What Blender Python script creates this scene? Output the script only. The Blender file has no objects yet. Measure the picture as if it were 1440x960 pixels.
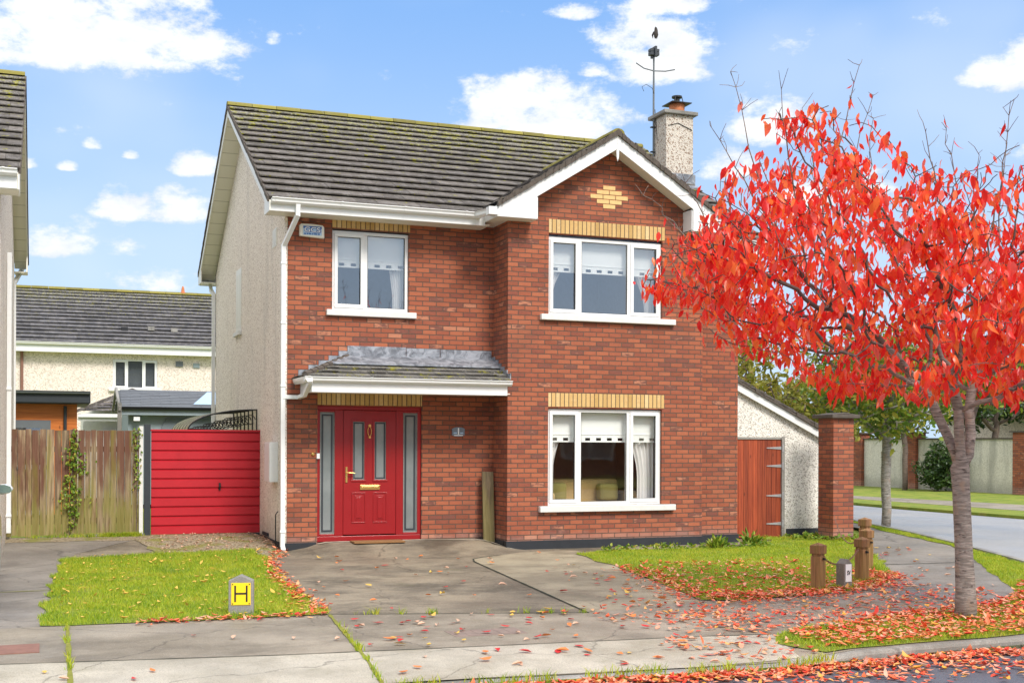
import bpy, bmesh, math, random
import numpy as np
from mathutils import Vector, Matrix
from mathutils.geometry import tessellate_polygon
rnd = random.Random(7)
nr = np.random.RandomState(11)
SC = bpy.context.scene
COL = SC.collection
# ---------------------------------------------------------------- camera
cam = bpy.data.objects.new("camera", bpy.data.cameras.new("camera"))
COL.objects.link(cam); SC.camera = cam
cam.data.sensor_width = 36.0; cam.data.lens = 1706.76/1440*36
cam.data.shift_y = 142.84/1440; cam.data.shift_x = -0.0004
cam.data.clip_start = 0.1; cam.data.clip_end = 2000
PSI = 0.3681
cam.location = (-3.4297, -18.3976, 1.5175)
cam.rotation_euler = (Matrix.Rotation(-PSI, 3, 'Z') @ Matrix.Rotation(math.pi/2, 3, 'X') @ Matrix.Rotation(0.00402, 3, 'Z')).to_euler()
# ---------------------------------------------------------------- colour management
SC.view_settings.view_transform = 'Standard'; SC.view_settings.look = 'None'
SC.view_settings.exposure = 0.95; SC.view_settings.gamma = 1.0
SC.cycles.max_bounces = 8; SC.cycles.transparent_max_bounces = 16
# ---------------------------------------------------------------- node helper
class NT:
    def __init__(s, nt): s.nt = nt; s.nt.nodes.clear()
    def n(s, t, **k):
        o = s.nt.nodes.new(t)
        for a, b in k.items(): setattr(o, a, b)
        return o
    def put(s, sock, v):
        if isinstance(v, bpy.types.NodeSocket): s.nt.links.new(v, sock)
        elif v is not None:
            if isinstance(v, (tuple, list)) and len(v) == 3 and sock.type == 'RGBA': v = (*v, 1)
            sock.default_value = v
    def m(s, op, a, b=None, c=None, clamp=False):
        o = s.n('ShaderNodeMath', operation=op, use_clamp=clamp)
        for i, v in enumerate((a, b, c)):
            if v is not None: s.put(o.inputs[i], v)
        return o.outputs[0]
    def mix(s, f, a, b, mode='MIX'):
        o = s.n('ShaderNodeMix', data_type='RGBA', blend_type=mode)
        s.put(o.inputs[0], f); s.put(o.inputs[6], a); s.put(o.inputs[7], b)
        return o.outputs[2]
    def noise(s, vec, scale, detail=4, rough=.55, out=0, dist=0):
        o = s.n('ShaderNodeTexNoise'); s.put(o.inputs['Vector'], vec)
        o.inputs['Scale'].default_value = scale; o.inputs['Detail'].default_value = detail
        o.inputs['Roughness'].default_value = rough; o.inputs['Distortion'].default_value = dist
        return o.outputs[out]
    def voro(s, vec, scale, out='Distance', feature='F1'):
        o = s.n('ShaderNodeTexVoronoi', feature=feature); s.put(o.inputs['Vector'], vec)
        o.inputs['Scale'].default_value = scale
        return o.outputs[out]
    def ramp(s, f, stops, interp='LINEAR'):
        o = s.n('ShaderNodeValToRGB'); o.color_ramp.interpolation = interp
        s.put(o.inputs[0], f); cr = o.color_ramp
        while len(cr.elements) > 1: cr.elements.remove(cr.elements[-1])
        for i, (p, c) in enumerate(stops):
            e = cr.elements[0] if i == 0 else cr.elements.new(p)
            e.position = p
            if not isinstance(c, (tuple, list)): c = (c, c, c)
            e.color = (*c[:3], 1)
        return o.outputs[0]
    def step(s, v, a, b):
        o = s.n('ShaderNodeMapRange', interpolation_type='SMOOTHSTEP')
        s.put(o.inputs[0], v); o.inputs[1].default_value = a; o.inputs[2].default_value = b
        return o.outputs[0]
    def xyz(s, v):
        o = s.n('ShaderNodeSeparateXYZ'); s.put(o.inputs[0], v); return o.outputs
    def comb(s, x, y, z):
        o = s.n('ShaderNodeCombineXYZ')
        for i, v in enumerate((x, y, z)): s.put(o.inputs[i], v)
        return o.outputs[0]
    def scale(s, v, sc):
        o = s.n('ShaderNodeVectorMath', operation='MULTIPLY'); s.put(o.inputs[0], v); o.inputs[1].default_value = sc
        return o.outputs[0]
    def obj(s): return s.n('ShaderNodeTexCoord').outputs['Object']
    def bump(s, h, strength=.3, dist=.01, normal=None):
        o = s.n('ShaderNodeBump'); s.put(o.inputs['Height'], h)
        o.inputs['Strength'].default_value = strength; o.inputs['Distance'].default_value = dist
        if normal is not None: s.put(o.inputs['Normal'], normal)
        return o.outputs[0]
    def island(s): return s.n('ShaderNodeNewGeometry').outputs['Random Per Island']
def mat(name, fn):
    m = bpy.data.materials.new(name); m.use_nodes = True
    t = NT(m.node_tree); out = t.n('ShaderNodeOutputMaterial'); b = t.n('ShaderNodeBsdfPrincipled')
    r = fn(t, b)
    t.nt.links.new((r if r is not None else b.outputs[0]), out.inputs[0])
    return m
# ---------------------------------------------------------------- world: sky and clouds by azimuth / elevation
SUN_AZ, SUN_EL = math.radians(168), math.radians(46)     # azimuth clockwise from +Y
W = bpy.data.worlds.new("World"); SC.world = W; W.use_nodes = True
def build_world():
    t = NT(W.node_tree); out = t.n('ShaderNodeOutputWorld'); bg = t.n('ShaderNodeBackground')
    sky = t.n('ShaderNodeTexSky', sky_type='NISHITA'); sky.sun_disc = False
    sky.sun_elevation = SUN_EL; sky.sun_rotation = SUN_AZ
    sky.air_density = 1.0; sky.dust_density = 1.6; sky.ozone_density = 2.2
    g = t.n('ShaderNodeTexCoord').outputs['Generated']
    x, y, z = t.xyz(g)
    az = t.m('MULTIPLY', t.m('ARCTAN2', x, y), 57.29578)
    el = t.m('MULTIPLY', t.m('ARCSINE', z), 57.29578)
    p = t.comb(az, t.m('MULTIPLY', el, 1.7), 0)
    n1 = t.noise(p, .34, 10, .66); n2 = t.noise(p, .055, 3, .5)
    wob = t.m('SUBTRACT', n1, .5)
    # (azimuth, elevation of the flat base, half width, height, strength)
    cl = [(1.9,17.0,8.0,3.6,1.0),(5.2,17.2,4.0,2.2,.9),(-6,19,7,4,1),(3.6,10.2,1.9,1.5,1.0),(5.4,10.2,2.1,1.5,1),(6.2,12.2,1.5,1.1,1.0),(2.0,12.9,.55,.45,.8),(3.6,12.6,.5,.4,.75),(.9,11.9,.6,.4,.7),
          (.4,8.5,2.2,1.6,.8),(3.3,8.4,1.3,.8,.5),(-.9,11.9,.7,.5,.7),(22.3,14.3,5.0,2.9,1.1),(20.5,14.6,2.5,2.5,1),(28.2,17.0,3.0,2.9,1.0),(26.5,17.9,2.3,2.0,.9),(28.6,19.6,2.4,1.5,.9),(24.0,19.4,1.5,.8,.75),
          (33.2,14.0,2.4,2.2,.85),(31.3,12.4,1.8,1.5,.8),(37,11,3,1.5,.6),(44.8,15.6,2.6,2.4,.95),(42.5,15.7,1.8,1.2,.8),(46,12,2.5,1.6,.8),(23.2,16.6,.8,.8,.6),(5.0,7.0,2.6,.9,.5),(47,14,2.5,2.6,.9),(9.9,17.9,.5,.5,.7),(34.2,10.6,2.0,1.4,.8),(24.8,16.9,1.1,.6,.6)]
    dens = None
    for (a, e0, w, h, s) in cl:
        dx = t.m('DIVIDE', t.m('SUBTRACT', az, a), w)
        dy = t.m('SUBTRACT', el, e0)
        up = t.m('DIVIDE', t.m('MAXIMUM', dy, 0), h); dn = t.m('DIVIDE', t.m('MINIMUM', dy, 0), h*.32)
        r2 = t.m('ADD', t.m('MULTIPLY', dx, dx), t.m('ADD', t.m('MULTIPLY', up, up), t.m('MULTIPLY', dn, dn)))
        d = t.m('MULTIPLY', t.m('SUBTRACT', 1, r2), s)
        dens = d if dens is None else t.m('MAXIMUM', dens, d)
    # unseen clouds outside the facing sky, added thick and bright to neutralise ambient light
    facing = t.m('MULTIPLY', t.step(az, -22, -12), t.m('SUBTRACT', 1, t.step(az, 50, 60)))
    other = t.m('MULTIPLY', t.m('SUBTRACT', 1, facing), t.m('MULTIPLY', t.m('SUBTRACT', t.noise(g, 3.2, 5, .55), .36), 8))
    dens = t.m('MAXIMUM', dens, t.m('SUBTRACT', t.m('MULTIPLY', other, t.step(el, 9, 18)), .2))
    dd = t.m('ADD', dens, t.m('MULTIPLY', wob, 3.3))
    cov = t.step(dd, .12, .72)
    core = t.step(dd, .3, 1.25)
    haze = t.m('SUBTRACT', 1, t.step(el, 2, 24))
    veil = t.m('MULTIPLY', t.step(n2, .42, .7), .28)
    skyc = t.mix(.7, sky.outputs[0], (2.3, 5.0, 10.2))
    skyc = t.mix(t.m('MULTIPLY', haze, .68, clamp=True), skyc, (7.0, 8.4, 9.6))
    skyc = t.mix(veil, skyc, (8.6, 9.2, 9.8))
    cc = t.mix(core, (7.6, 8.3, 9.2), (10.2, 10.2, 10.2))
    under = t.m('MULTIPLY', t.step(t.noise(t.comb(az, t.m('MULTIPLY', el, 2.4), 3), .33, 6, .6), .42, .7), .55)
    cc = t.mix(under, cc, (7.0, 7.4, 8.1))
    cc = t.mix(facing, t.mix(.5, cc, (17, 16.2, 15.2)), cc)  # brightens the unseen clouds to lift the ambient light
    c = t.mix(cov, skyc, cc)
    t.put(bg.inputs[0], c); bg.inputs[1].default_value = 0.06
    t.nt.links.new(bg.outputs[0], out.inputs[0])
build_world()
sd = bpy.data.lights.new("sun", 'SUN'); sd.energy = 1.9; sd.angle = math.radians(18); sd.color = (1, .955, .89)
sun = bpy.data.objects.new("sun", sd); COL.objects.link(sun)
sv = Vector((math.sin(SUN_AZ)*math.cos(SUN_EL), math.cos(SUN_AZ)*math.cos(SUN_EL), math.sin(SUN_EL)))
sun.rotation_euler = sv.to_track_quat('Z', 'Y').to_euler(); sun.location = sv*40
# ---------------------------------------------------------------- mesh builder
class MB:
    def __init__(s): s.v = []; s.f = []; s.marks = []
    def add(s, vs, fs):
        b = len(s.v); s.marks.append(b); s.v += [tuple(v) for v in vs]; s.f += [tuple(i+b for i in f) for f in fs]; return s
    def quad(s, *p): return s.add(p, [tuple(range(len(p)))])
    def box(s, x0, x1, y0, y1, z0, z1):
        return s.add([(x0,y0,z0),(x1,y0,z0),(x1,y1,z0),(x0,y1,z0),(x0,y0,z1),(x1,y0,z1),(x1,y1,z1),(x0,y1,z1)],
                     [(0,3,2,1),(4,5,6,7),(0,1,5,4),(1,2,6,5),(2,3,7,6),(3,0,4,7)])
    def obox(s, c, ax, ay, az):      # oriented box: centre, half-vectors
        c, ax, ay, az = map(Vector, (c, ax, ay, az)); vs = []
        for k in (-1, 1):
            for i, j in ((-1,-1),(1,-1),(1,1),(-1,1)): vs.append(c+ax*i+ay*j+az*k)
        return s.add(vs, [(0,3,2,1),(4,5,6,7),(0,1,5,4),(1,2,6,5),(2,3,7,6),(3,0,4,7)])
    def prism(s, pts, axis, a0, a1):  # polygon extruded along an axis; pts are the other two coordinates in order
        def mk(p, a):
            return {'x': (a, p[0], p[1]), 'y': (p[0], a, p[1]), 'z': (p[0], p[1], a)}[axis]
        n = len(pts); vs = [mk(p, a0) for p in pts]+[mk(p, a1) for p in pts]
        return s.add(vs, [tuple(range(n))[::-1], tuple(range(n, 2*n))]+[(i, (i+1) % n, n+(i+1) % n, n+i) for i in range(n)])
    def tube(s, pts, rad, seg=8, caps=True):
        pts = [Vector(p) for p in pts]; n = len(pts)
        if not isinstance(rad, (list, tuple)): rad = [rad]*n
        base = len(s.v); ref = None
        for i, p in enumerate(pts):
            d = (pts[min(i+1, n-1)]-pts[max(i-1, 0)]).normalized()
            if ref is None: ref = Vector((0, 0, 1)) if abs(d.z) < .9 else Vector((1, 0, 0))
            a = (ref-d*ref.dot(d)).normalized(); ref = a; b = d.cross(a)
            for k in range(seg):
                t = 2*math.pi*k/seg; s.v.append(tuple(p+(a*math.cos(t)+b*math.sin(t))*rad[i]))
        for i in range(n-1):
            for k in range(seg):
                q = base+i*seg; s.f.append((q+k, q+(k+1) % seg, q+seg+(k+1) % seg, q+seg+k))
        if caps:
            s.f.append(tuple(base+k for k in range(seg))[::-1]); s.f.append(tuple(base+(n-1)*seg+k for k in range(seg)))
        return s
    def lathe(s, prof, c, axis='z', seg=16):
        base = len(s.v)
        for r, h in prof:
            for k in range(seg):
                t = 2*math.pi*k/seg; u, v = r*math.cos(t), r*math.sin(t)
                s.v.append({'z': (c[0]+u, c[1]+v, c[2]+h), 'y': (c[0]+u, c[1]+h, c[2]+v), 'x': (c[0]+h, c[1]+u, c[2]+v)}[axis])
        for i in range(len(prof)-1):
            for k in range(seg):
                q = base+i*seg; s.f.append((q+k, q+(k+1) % seg, q+seg+(k+1) % seg, q+seg+k))
        s.f.append(tuple(base+k for k in range(seg))[::-1]); s.f.append(tuple(base+(len(prof)-1)*seg+k for k in range(seg)))
        return s
    def builds(s, name, m, parent=None, bevel=0):
        cuts = sorted(set(s.marks))+[len(s.v)]; out = []
        for a, b in zip(cuts, cuts[1:]):
            q = MB(); q.v = s.v[a:b]; q.f = [tuple(i-a for i in f) for f in s.f if a <= f[0] < b]
            if q.v: out.append(q.build(name, m, parent, bevel))
        return out
    def build(s, name, m, parent=None, bevel=0, smooth=False, label=None):
        me = bpy.data.meshes.new(name); me.from_pydata(s.v, [], s.f); me.update()
        bm = bmesh.new(); bm.from_mesh(me); bmesh.ops.recalc_face_normals(bm, faces=bm.faces[:]); bm.to_mesh(me); bm.free()
        if smooth:
            for p in me.polygons: p.use_smooth = True
        return link(name, me, m, parent, bevel, label)
def link(name, me, m, parent=None, bevel=0, label=None):
    o = bpy.data.objects.new(name, me); COL.objects.link(o)
    if m is not None and not me.materials: me.materials.append(m)
    if parent is not None:
        o.parent = parent
        if parent.type == 'EMPTY': o.matrix_parent_inverse = Matrix.Translation(-Vector(parent.location))
    if bevel:
        b = o.modifiers.new("bevel", 'BEVEL'); b.width = bevel; b.segments = 2; b.limit_method = 'ANGLE'; b.angle_limit = .7
    if label: o['label'] = label
    return o
def tag(o, label=None, cat=None, group=None, kind=None):
    for k, v in (('label', label), ('category', cat), ('group', group), ('kind', kind)):
        if v: o[k] = v
    return o
def thing(name, label, cat, loc, group=None):
    o = bpy.data.objects.new(name, None); COL.objects.link(o); o.location = loc; o.empty_display_size = .2
    return tag(o, label, cat, group)
def copy_tree(o, parent=None):
    c = o.copy(); COL.objects.link(c)
    if parent is not None: c.parent = parent
    for ch in list(o.children): copy_tree(ch, c)
    return c
def sst(a, b, x):
    t = min(1, max(0, (x-a)/(b-a))); return t*t*(3-2*t)
def text_mesh(name, txt, size, loc, rot, m, parent, depth=.002, offset=0, align='CENTER', sx=1):
    cu = bpy.data.curves.new(name, 'FONT'); cu.body = txt; cu.size = size; cu.extrude = depth; cu.offset = offset
    cu.align_x = align; cu.align_y = 'CENTER'
    tmp = bpy.data.objects.new(name, cu); COL.objects.link(tmp)
    bpy.context.view_layer.update()
    me = bpy.data.meshes.new_from_object(tmp.evaluated_get(bpy.context.evaluated_depsgraph_get()))
    bpy.data.objects.remove(tmp)
    me.transform(Matrix.Translation(loc) @ Matrix.Rotation(rot[2], 4, 'Z') @ Matrix.Rotation(rot[0], 4, 'X') @ Matrix.Diagonal((sx, 1, 1, 1)))
    me.materials.clear()
    return link(name, me, m, parent)
# ---------------------------------------------------------------- materials
def pebble(base, dark, dirt=.35, sc=55):
    def f(t, b):
        p = t.obj(); v = t.voro(p, sc, 'Color'); vd = t.voro(p, sc)
        sp = t.n('ShaderNodeSeparateColor'); t.put(sp.inputs[0], v)
        c = t.ramp(sp.outputs[0], [(0, dark), (.16, dark), (.3, base), (.75, base), (1, tuple(min(1, k*1.18) for k in base))])
        st = t.noise(t.scale(p, (1.6, 1.6, .28)), 1.3, 5, .6)
        c = t.mix(t.m('MULTIPLY', t.step(st, .48, .72), dirt), c, tuple(k*.42 for k in base))
        low = t.m('MULTIPLY', t.m('SUBTRACT', 1, t.step(t.m('ADD', t.xyz(p)[2], t.m('MULTIPLY', t.noise(p, 3), .5)), .1, .75)), .45)
        c = t.mix(low, c, (.19, .19, .13))
        t.put(b.inputs['Base Color'], c); b.inputs['Roughness'].default_value = .95
        t.put(b.inputs['Normal'], t.bump(vd, .8, .012))
    return f
def brick(bw=.225, bh=.075, joint=.0125, palette=None, mortar=(.125, .08, .058), vert=False, dirt=.38):
    palette = palette or [(0, (.25, .070, .036)), (.2, (.33, .092, .045)), (.45, (.40, .122, .058)), (.68, (.34, .094, .047)), (.85, (.235, .068, .041)), (.95, (.18, .07, .05)), (1, (.46, .18, .10))]
    def f(t, b):
        p = t.obj(); x, y, z = t.xyz(p); u = t.m('ADD', x, y); w = z
        if vert: u, w = w, u
        row = t.m('FLOOR', t.m('DIVIDE', w, bh)); fr = t.m('SUBTRACT', t.m('DIVIDE', w, bh), row)
        uu = t.m('ADD', t.m('DIVIDE', u, bw), t.m('MULTIPLY', t.m('FLOORED_MODULO', row, 2), 0 if vert else .5))
        colm = t.m('FLOOR', uu); fu = t.m('SUBTRACT', uu, colm)
        wn = t.n('ShaderNodeTexWhiteNoise', noise_dimensions='2D'); t.put(wn.inputs['Vector'], t.comb(colm, row, 0))
        rv = wn.outputs['Value']
        shift = t.m('MULTIPLY', t.m('SUBTRACT', t.noise(t.scale(p, (9, 9, 26)), 1, 3), .5), .32)
        big = t.m('MULTIPLY', t.m('SUBTRACT', t.noise(p, .8, 3), .5), .35)
        c = t.ramp(t.m('ADD', t.m('ADD', rv, shift), big, clamp=True), palette)
        c = t.mix(.45, c, t.mix(t.noise(p, 60, 4), (.25, .25, .25), (.75, .75, .75)), 'OVERLAY')
        c = t.mix(t.m('MULTIPLY', t.step(t.noise(p, 1.1, 5, .6), .5, .8), dirt), c, (.11, .06, .045))
        eff = t.m('MULTIPLY', t.m('SUBTRACT', 1, t.step(t.m('ADD', t.xyz(p)[2], t.m('MULTIPLY', t.noise(p, 5), .25)), .1, .28)), .3)
        c = t.mix(eff, c, (.5, .36, .3))
        jw = t.m('MULTIPLY', t.m('ADD', .75, t.m('MULTIPLY', t.noise(p, 22, 2), .5)), joint/bh)
        ju = t.m('MULTIPLY', jw, bh/bw)
        e1 = t.m('MINIMUM', fr, t.m('SUBTRACT', 1, fr)); e2 = t.m('MINIMUM', fu, t.m('SUBTRACT', 1, fu))
        g1 = t.m('DIVIDE', e1, t.m('MULTIPLY', jw, .5)); g2 = t.m('DIVIDE', e2, t.m('MULTIPLY', ju, .5))
        k = t.m('MINIMUM', g1, g2); mk = t.step(k, .75, 1.25)
        mc = t.mix(t.noise(p, 40, 3), tuple(q*.65 for q in mortar), tuple(q*1.3 for q in mortar))
        t.put(b.inputs['Base Color'], t.mix(mk, mc, c)); b.inputs['Roughness'].default_value = .88
        t.put(b.inputs['Normal'], t.bump(t.m('ADD', mk, t.m('MULTIPLY', t.noise(p, 90, 3), .35)), 1.0, .010))
    return f
def plain(c, rough=.5, metal=0, var=.12, sc=14, bump=.05, coat=0):
    def f(t, b):
        p = t.obj(); n = t.noise(p, sc, 5, .6)
        t.put(b.inputs['Base Color'], t.mix(n, tuple(k*(1-var) for k in c), tuple(min(1, k*(1+var)) for k in c)))
        t.put(b.inputs['Roughness'], t.m('ADD', rough-.05, t.m('MULTIPLY', n, .12))); b.inputs['Metallic'].default_value = metal
        if coat: b.inputs['Coat Weight'].default_value = coat
        if bump: t.put(b.inputs['Normal'], t.bump(t.noise(p, sc*6, 3), bump, .004))
    return f
def upvc(c=(.80, .80, .79), grime=.25):
    def f(t, b):
        p = t.obj(); n = t.step(t.noise(t.scale(p, (3, 3, 9)), 2.2, 6, .65), .5, .85)
        t.put(b.inputs['Base Color'], t.mix(t.m('MULTIPLY', n, grime), c, (.38, .37, .30)))
        b.inputs['Roughness'].default_value = .32
    return f
def tiles(base, lichen=.5, moss=.4, ridge_z=None, pale=.3):
    def f(t, b):
        p = t.obj(); r = t.island()
        c = t.mix(r, tuple(k*.72 for k in base), tuple(k*1.3 for k in base))
        c = t.mix(t.m('MULTIPLY', t.step(t.noise(t.scale(p, (2, 1, 1)), 3.5, 6, .7), .42, .68), pale), c, (.36, .33, .31))
        c = t.mix(t.m('MULTIPLY', t.step(t.noise(p, 26, 4, .7), .60, .68), lichen), c, (.52, .50, .44))
        bias = 0
        if ridge_z is not None: bias = t.m('MULTIPLY', t.step(t.xyz(p)[2], ridge_z-1.9, ridge_z), .115)
        m = t.step(t.m('ADD', t.noise(p, 8.5, 5, .65), bias), .625, .67)
        mc = t.ramp(t.noise(p, 15, 3), [(.35, (.10, .085, .015)), (.6, (.34, .32, .02))])
        c = t.mix(t.m('MULTIPLY', m, moss), c, mc)
        if ridge_z is not None:
            pl = t.m('MULTIPLY', t.step(t.m('ADD', t.noise(p, 30, 4, .7), t.m('MULTIPLY', bias, 1.1)), .66, .71), .8)
            c = t.mix(pl, c, (.52, .5, .40))
        t.put(b.inputs['Base Color'], c); b.inputs['Roughness'].default_value = .9
        t.put(b.inputs['Normal'], t.bump(t.m('ADD', t.noise(p, 70, 4), t.m('MULTIPLY', m, 1.5)), .6, .01))
    return f
def concrete(a, c2, stain=(.10, .095, .08), amt=.55, sc=1.0, green=.25):
    def f(t, b):
        p = t.obj()
        c = t.mix(t.step(t.noise(p, 1.0*sc, 8, .66), .34, .66), a, c2)
        c = t.mix(t.m('MULTIPLY', t.step(t.noise(t.scale(p, (1, 1.3, 1)), .62*sc, 9, .7, dist=.1), .46, .64), amt), c, stain)
        c = t.mix(t.m('MULTIPLY', t.step(t.noise(p, 2.6, 5, .7), .56, .74), green), c, (.16, .15, .055))
        c = t.mix(t.m('MULTIPLY', t.step(t.noise(p, 110, 3, .7), .5, .62), .6), c, tuple(k*.5 for k in a))
        c = t.mix(t.m('MULTIPLY', t.step(t.noise(p, 38, 4, .8), .56, .68), .35), c, (.5, .48, .43))
        ck = t.voro(t.comb(t.m('ADD', t.xyz(p)[0], t.m('MULTIPLY', t.noise(p, 2.5, 5), .5)), t.m('ADD', t.xyz(p)[1], t.m('MULTIPLY', t.noise(p, 2.1, 5), .5)), 0), .42, 'Distance', 'DISTANCE_TO_EDGE')
        c = t.mix(t.m('MULTIPLY', t.m('SUBTRACT', 1, t.step(ck, .001, .006)), .5), c, tuple(k*.25 for k in a))
        t.put(b.inputs['Base Color'], c)
        t.put(b.inputs['Roughness'], t.ramp(t.noise(p, .8, 4), [(.35, .5), (.65, .9)]))
        t.put(b.inputs['Normal'], t.bump(t.m('ADD', t.noise(p, 160, 4, .7), t.m('MULTIPLY', t.noise(p, 9, 4), .5)), .45, .006))
    return f
def x_(t, p): q = t.xyz(p); return t.m('ADD', q[0], q[1])
def wood(a, c2, axis=2, plank=0, green=0, rough=.85, stain=None):
    def f(t, b):
        p = t.obj(); s = [26, 26, 26]; s[axis] = 1.1
        r = t.island()
        q = t.n('ShaderNodeVectorMath', operation='ADD'); t.put(q.inputs[0], p); t.put(q.inputs[1], t.comb(t.m('MULTIPLY', r, 9), 0, t.m('MULTIPLY', r, 17)))
        g = t.noise(t.scale(q.outputs[0], tuple(s)), 1.4, 6, .65, dist=.4)
        c = t.mix(t.step(g, .33, .68), a, c2)
        c = t.mix(.8, c, t.mix(r, (.68, .68, .68), (1.25, 1.25, 1.25)), 'MULTIPLY')
        if stain is not None:
            st = t.step(t.m('ADD', t.noise(t.scale(q.outputs[0], (5, 5, .9)), 1.1, 4), t.m('MULTIPLY', t.m('SUBTRACT', t.xyz(p)[2], .9), .12)), .45, .62)
            c = t.mix(t.m('MULTIPLY', st, .8), c, stain)
        kn = t.voro(t.comb(t.m('MULTIPLY', x_(t, p), 5.5), t.m('MULTIPLY', t.xyz(p)[2], 2.2), 0), 1.0)
        c = t.mix(t.m('MULTIPLY', t.m('SUBTRACT', 1, t.step(kn, .05, .12)), .8), c, tuple(k*.35 for k in a))
        if green:
            lo = t.m('SUBTRACT', 1, t.step(t.xyz(p)[2], -.1, 1.3))
            gm = t.step(t.m('ADD', t.noise(t.scale(p, (4, 4, .8)), 1.5, 5), t.m('MULTIPLY', lo, .22)), .5, .72)
            c = t.mix(t.m('MULTIPLY', gm, green), c, (.20, .19, .02))
        t.put(b.inputs['Base Color'], c); b.inputs['Roughness'].default_value = rough
        t.put(b.inputs['Normal'], t.bump(g, .5, .006))
    return f
def leafmat(stops, trans=.45, rough=.45):
    def f(t, b):
        r = t.island(); p = t.obj()
        c = t.ramp(t.m('ADD', t.m('MULTIPLY', r, .8), t.m('MULTIPLY', t.noise(p, 1.1, 3), .3), clamp=True), stops)
        c = t.mix(t.m('MULTIPLY', t.step(t.noise(p, 35, 3), .5, .75), .25), c, tuple(k*.6 for k in stops[0][1]))
        t.put(b.inputs['Base Color'], c); b.inputs['Roughness'].default_value = rough
        tr = t.n('ShaderNodeBsdfTranslucent'); t.put(tr.inputs[0], c)
        mx = t.n('ShaderNodeMixShader'); mx.inputs[0].default_value = trans
        t.nt.links.new(b.outputs[0], mx.inputs[1]); t.nt.links.new(tr.outputs[0], mx.inputs[2])
        return mx.outputs[0]
    return f
def barkmat(a, c2, rings=True):
    def f(t, b):
        p = t.obj(); x, y, z = t.xyz(p)
        n = t.noise(t.scale(p, (5, 5, 34)), 1.5, 5, .65, dist=.5); k = t.noise(p, 7, 5, .6)
        c = t.mix(t.step(n, .38, .66), a, c2)
        c = t.mix(t.m('MULTIPLY', t.step(k, .5, .68), .75), c, (.30, .22, .16))
        if rings is not True: c = t.mix(t.m('MULTIPLY', t.step(z, rings, rings+.6), .85), c, (.075, .05, .045))
        c = t.mix(t.m('MULTIPLY', t.step(t.noise(t.scale(p, (9, 9, 40)), 1.1, 3, .5), .60, .68), .8), c, (.05, .035, .03))
        t.put(b.inputs['Base Color'], c); b.inputs['Roughness'].default_value = .8
        t.put(b.inputs['Normal'], t.bump(t.m('ADD', n, k), .9, .012))
    return f
def glassmat(refl=.2, tint=(.85, .9, .9)):
    def f(t, b):
        tr = t.n('ShaderNodeBsdfTransparent'); t.put(tr.inputs[0], tint)
        gl = t.n('ShaderNodeBsdfGlossy'); gl.inputs['Roughness'].default_value = .015
        lw = t.n('ShaderNodeLayerWeight'); lw.inputs[0].default_value = .35
        t.put(gl.inputs['Normal'], t.bump(t.noise(t.obj(), 1.7, 2), .05, .02))
        fac = t.m('ADD', refl, t.m('MULTIPLY', lw.outputs['Facing'], .35), clamp=True)
        mx = t.n('ShaderNodeMixShader'); t.put(mx.inputs[0], fac)
        t.nt.links.new(tr.outputs[0], mx.inputs[1]); t.nt.links.new(gl.outputs[0], mx.inputs[2])
        return mx.outputs[0]
    return f
def frosted(t, b):
    p = t.obj(); t.put(b.inputs['Base Color'], t.mix(t.noise(p, 3, 3), (.13, .15, .15), (.27, .29, .285)))
    b.inputs['Roughness'].default_value = .22; b.inputs['Specular IOR Level'].default_value = .9
    t.put(b.inputs['Normal'], t.bump(t.noise(p, 45, 3), .12, .004))
def asphalt(a=(.10, .105, .125), wet=.35):
    def f(t, b):
        p = t.obj(); c = t.mix(t.noise(p, .9, 5), tuple(k*.8 for k in a), tuple(k*1.25 for k in a))
        c = t.mix(t.m('MULTIPLY', t.step(t.noise(p, 190, 3), .52, .7), .6), c, tuple(k*2.0 for k in a))
        t.put(b.inputs['Base Color'], c); t.put(b.inputs['Roughness'], t.ramp(t.noise(p, .5, 4), [(.35, .75-wet), (.65, .8)]))
        t.put(b.inputs['Normal'], t.bump(t.noise(p, 220, 3), .5, .005))
    return f
def soilgrass(t, b):
    p = t.obj(); n = t.noise(p, 2.2, 6, .65)
    c = t.ramp(n, [(.3, (.12, .17, .02)), (.45, (.22, .30, .02)), (.6, (.34, .36, .04)), (.75, (.26, .20, .08))])
    c = t.mix(t.m('MULTIPLY', t.noise(p, 55, 3), .6), c, (.07, .09, .015))
    t.put(b.inputs['Base Color'], c); b.inputs['Roughness'].default_value = .95
    t.put(b.inputs['Normal'], t.bump(t.noise(p, 60, 4), .8, .02))
def gravelm(t, b):
    p = t.obj(); sp = t.n('ShaderNodeSeparateColor'); t.put(sp.inputs[0], t.voro(p, 42, 'Color'))
    c = t.ramp(sp.outputs[0], [(0, (.12, .09, .05)), (.5, (.30, .23, .14)), (1, (.42, .36, .26))])
    c = t.mix(t.m('MULTIPLY', t.step(t.noise(p, 2.4, 5), .48, .62), .8), c, (.20, .20, .03))
    t.put(b.inputs['Base Color'], c); b.inputs['Roughness'].default_value = .95
    t.put(b.inputs['Normal'], t.bump(t.voro(p, 42), .8, .015))
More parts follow.
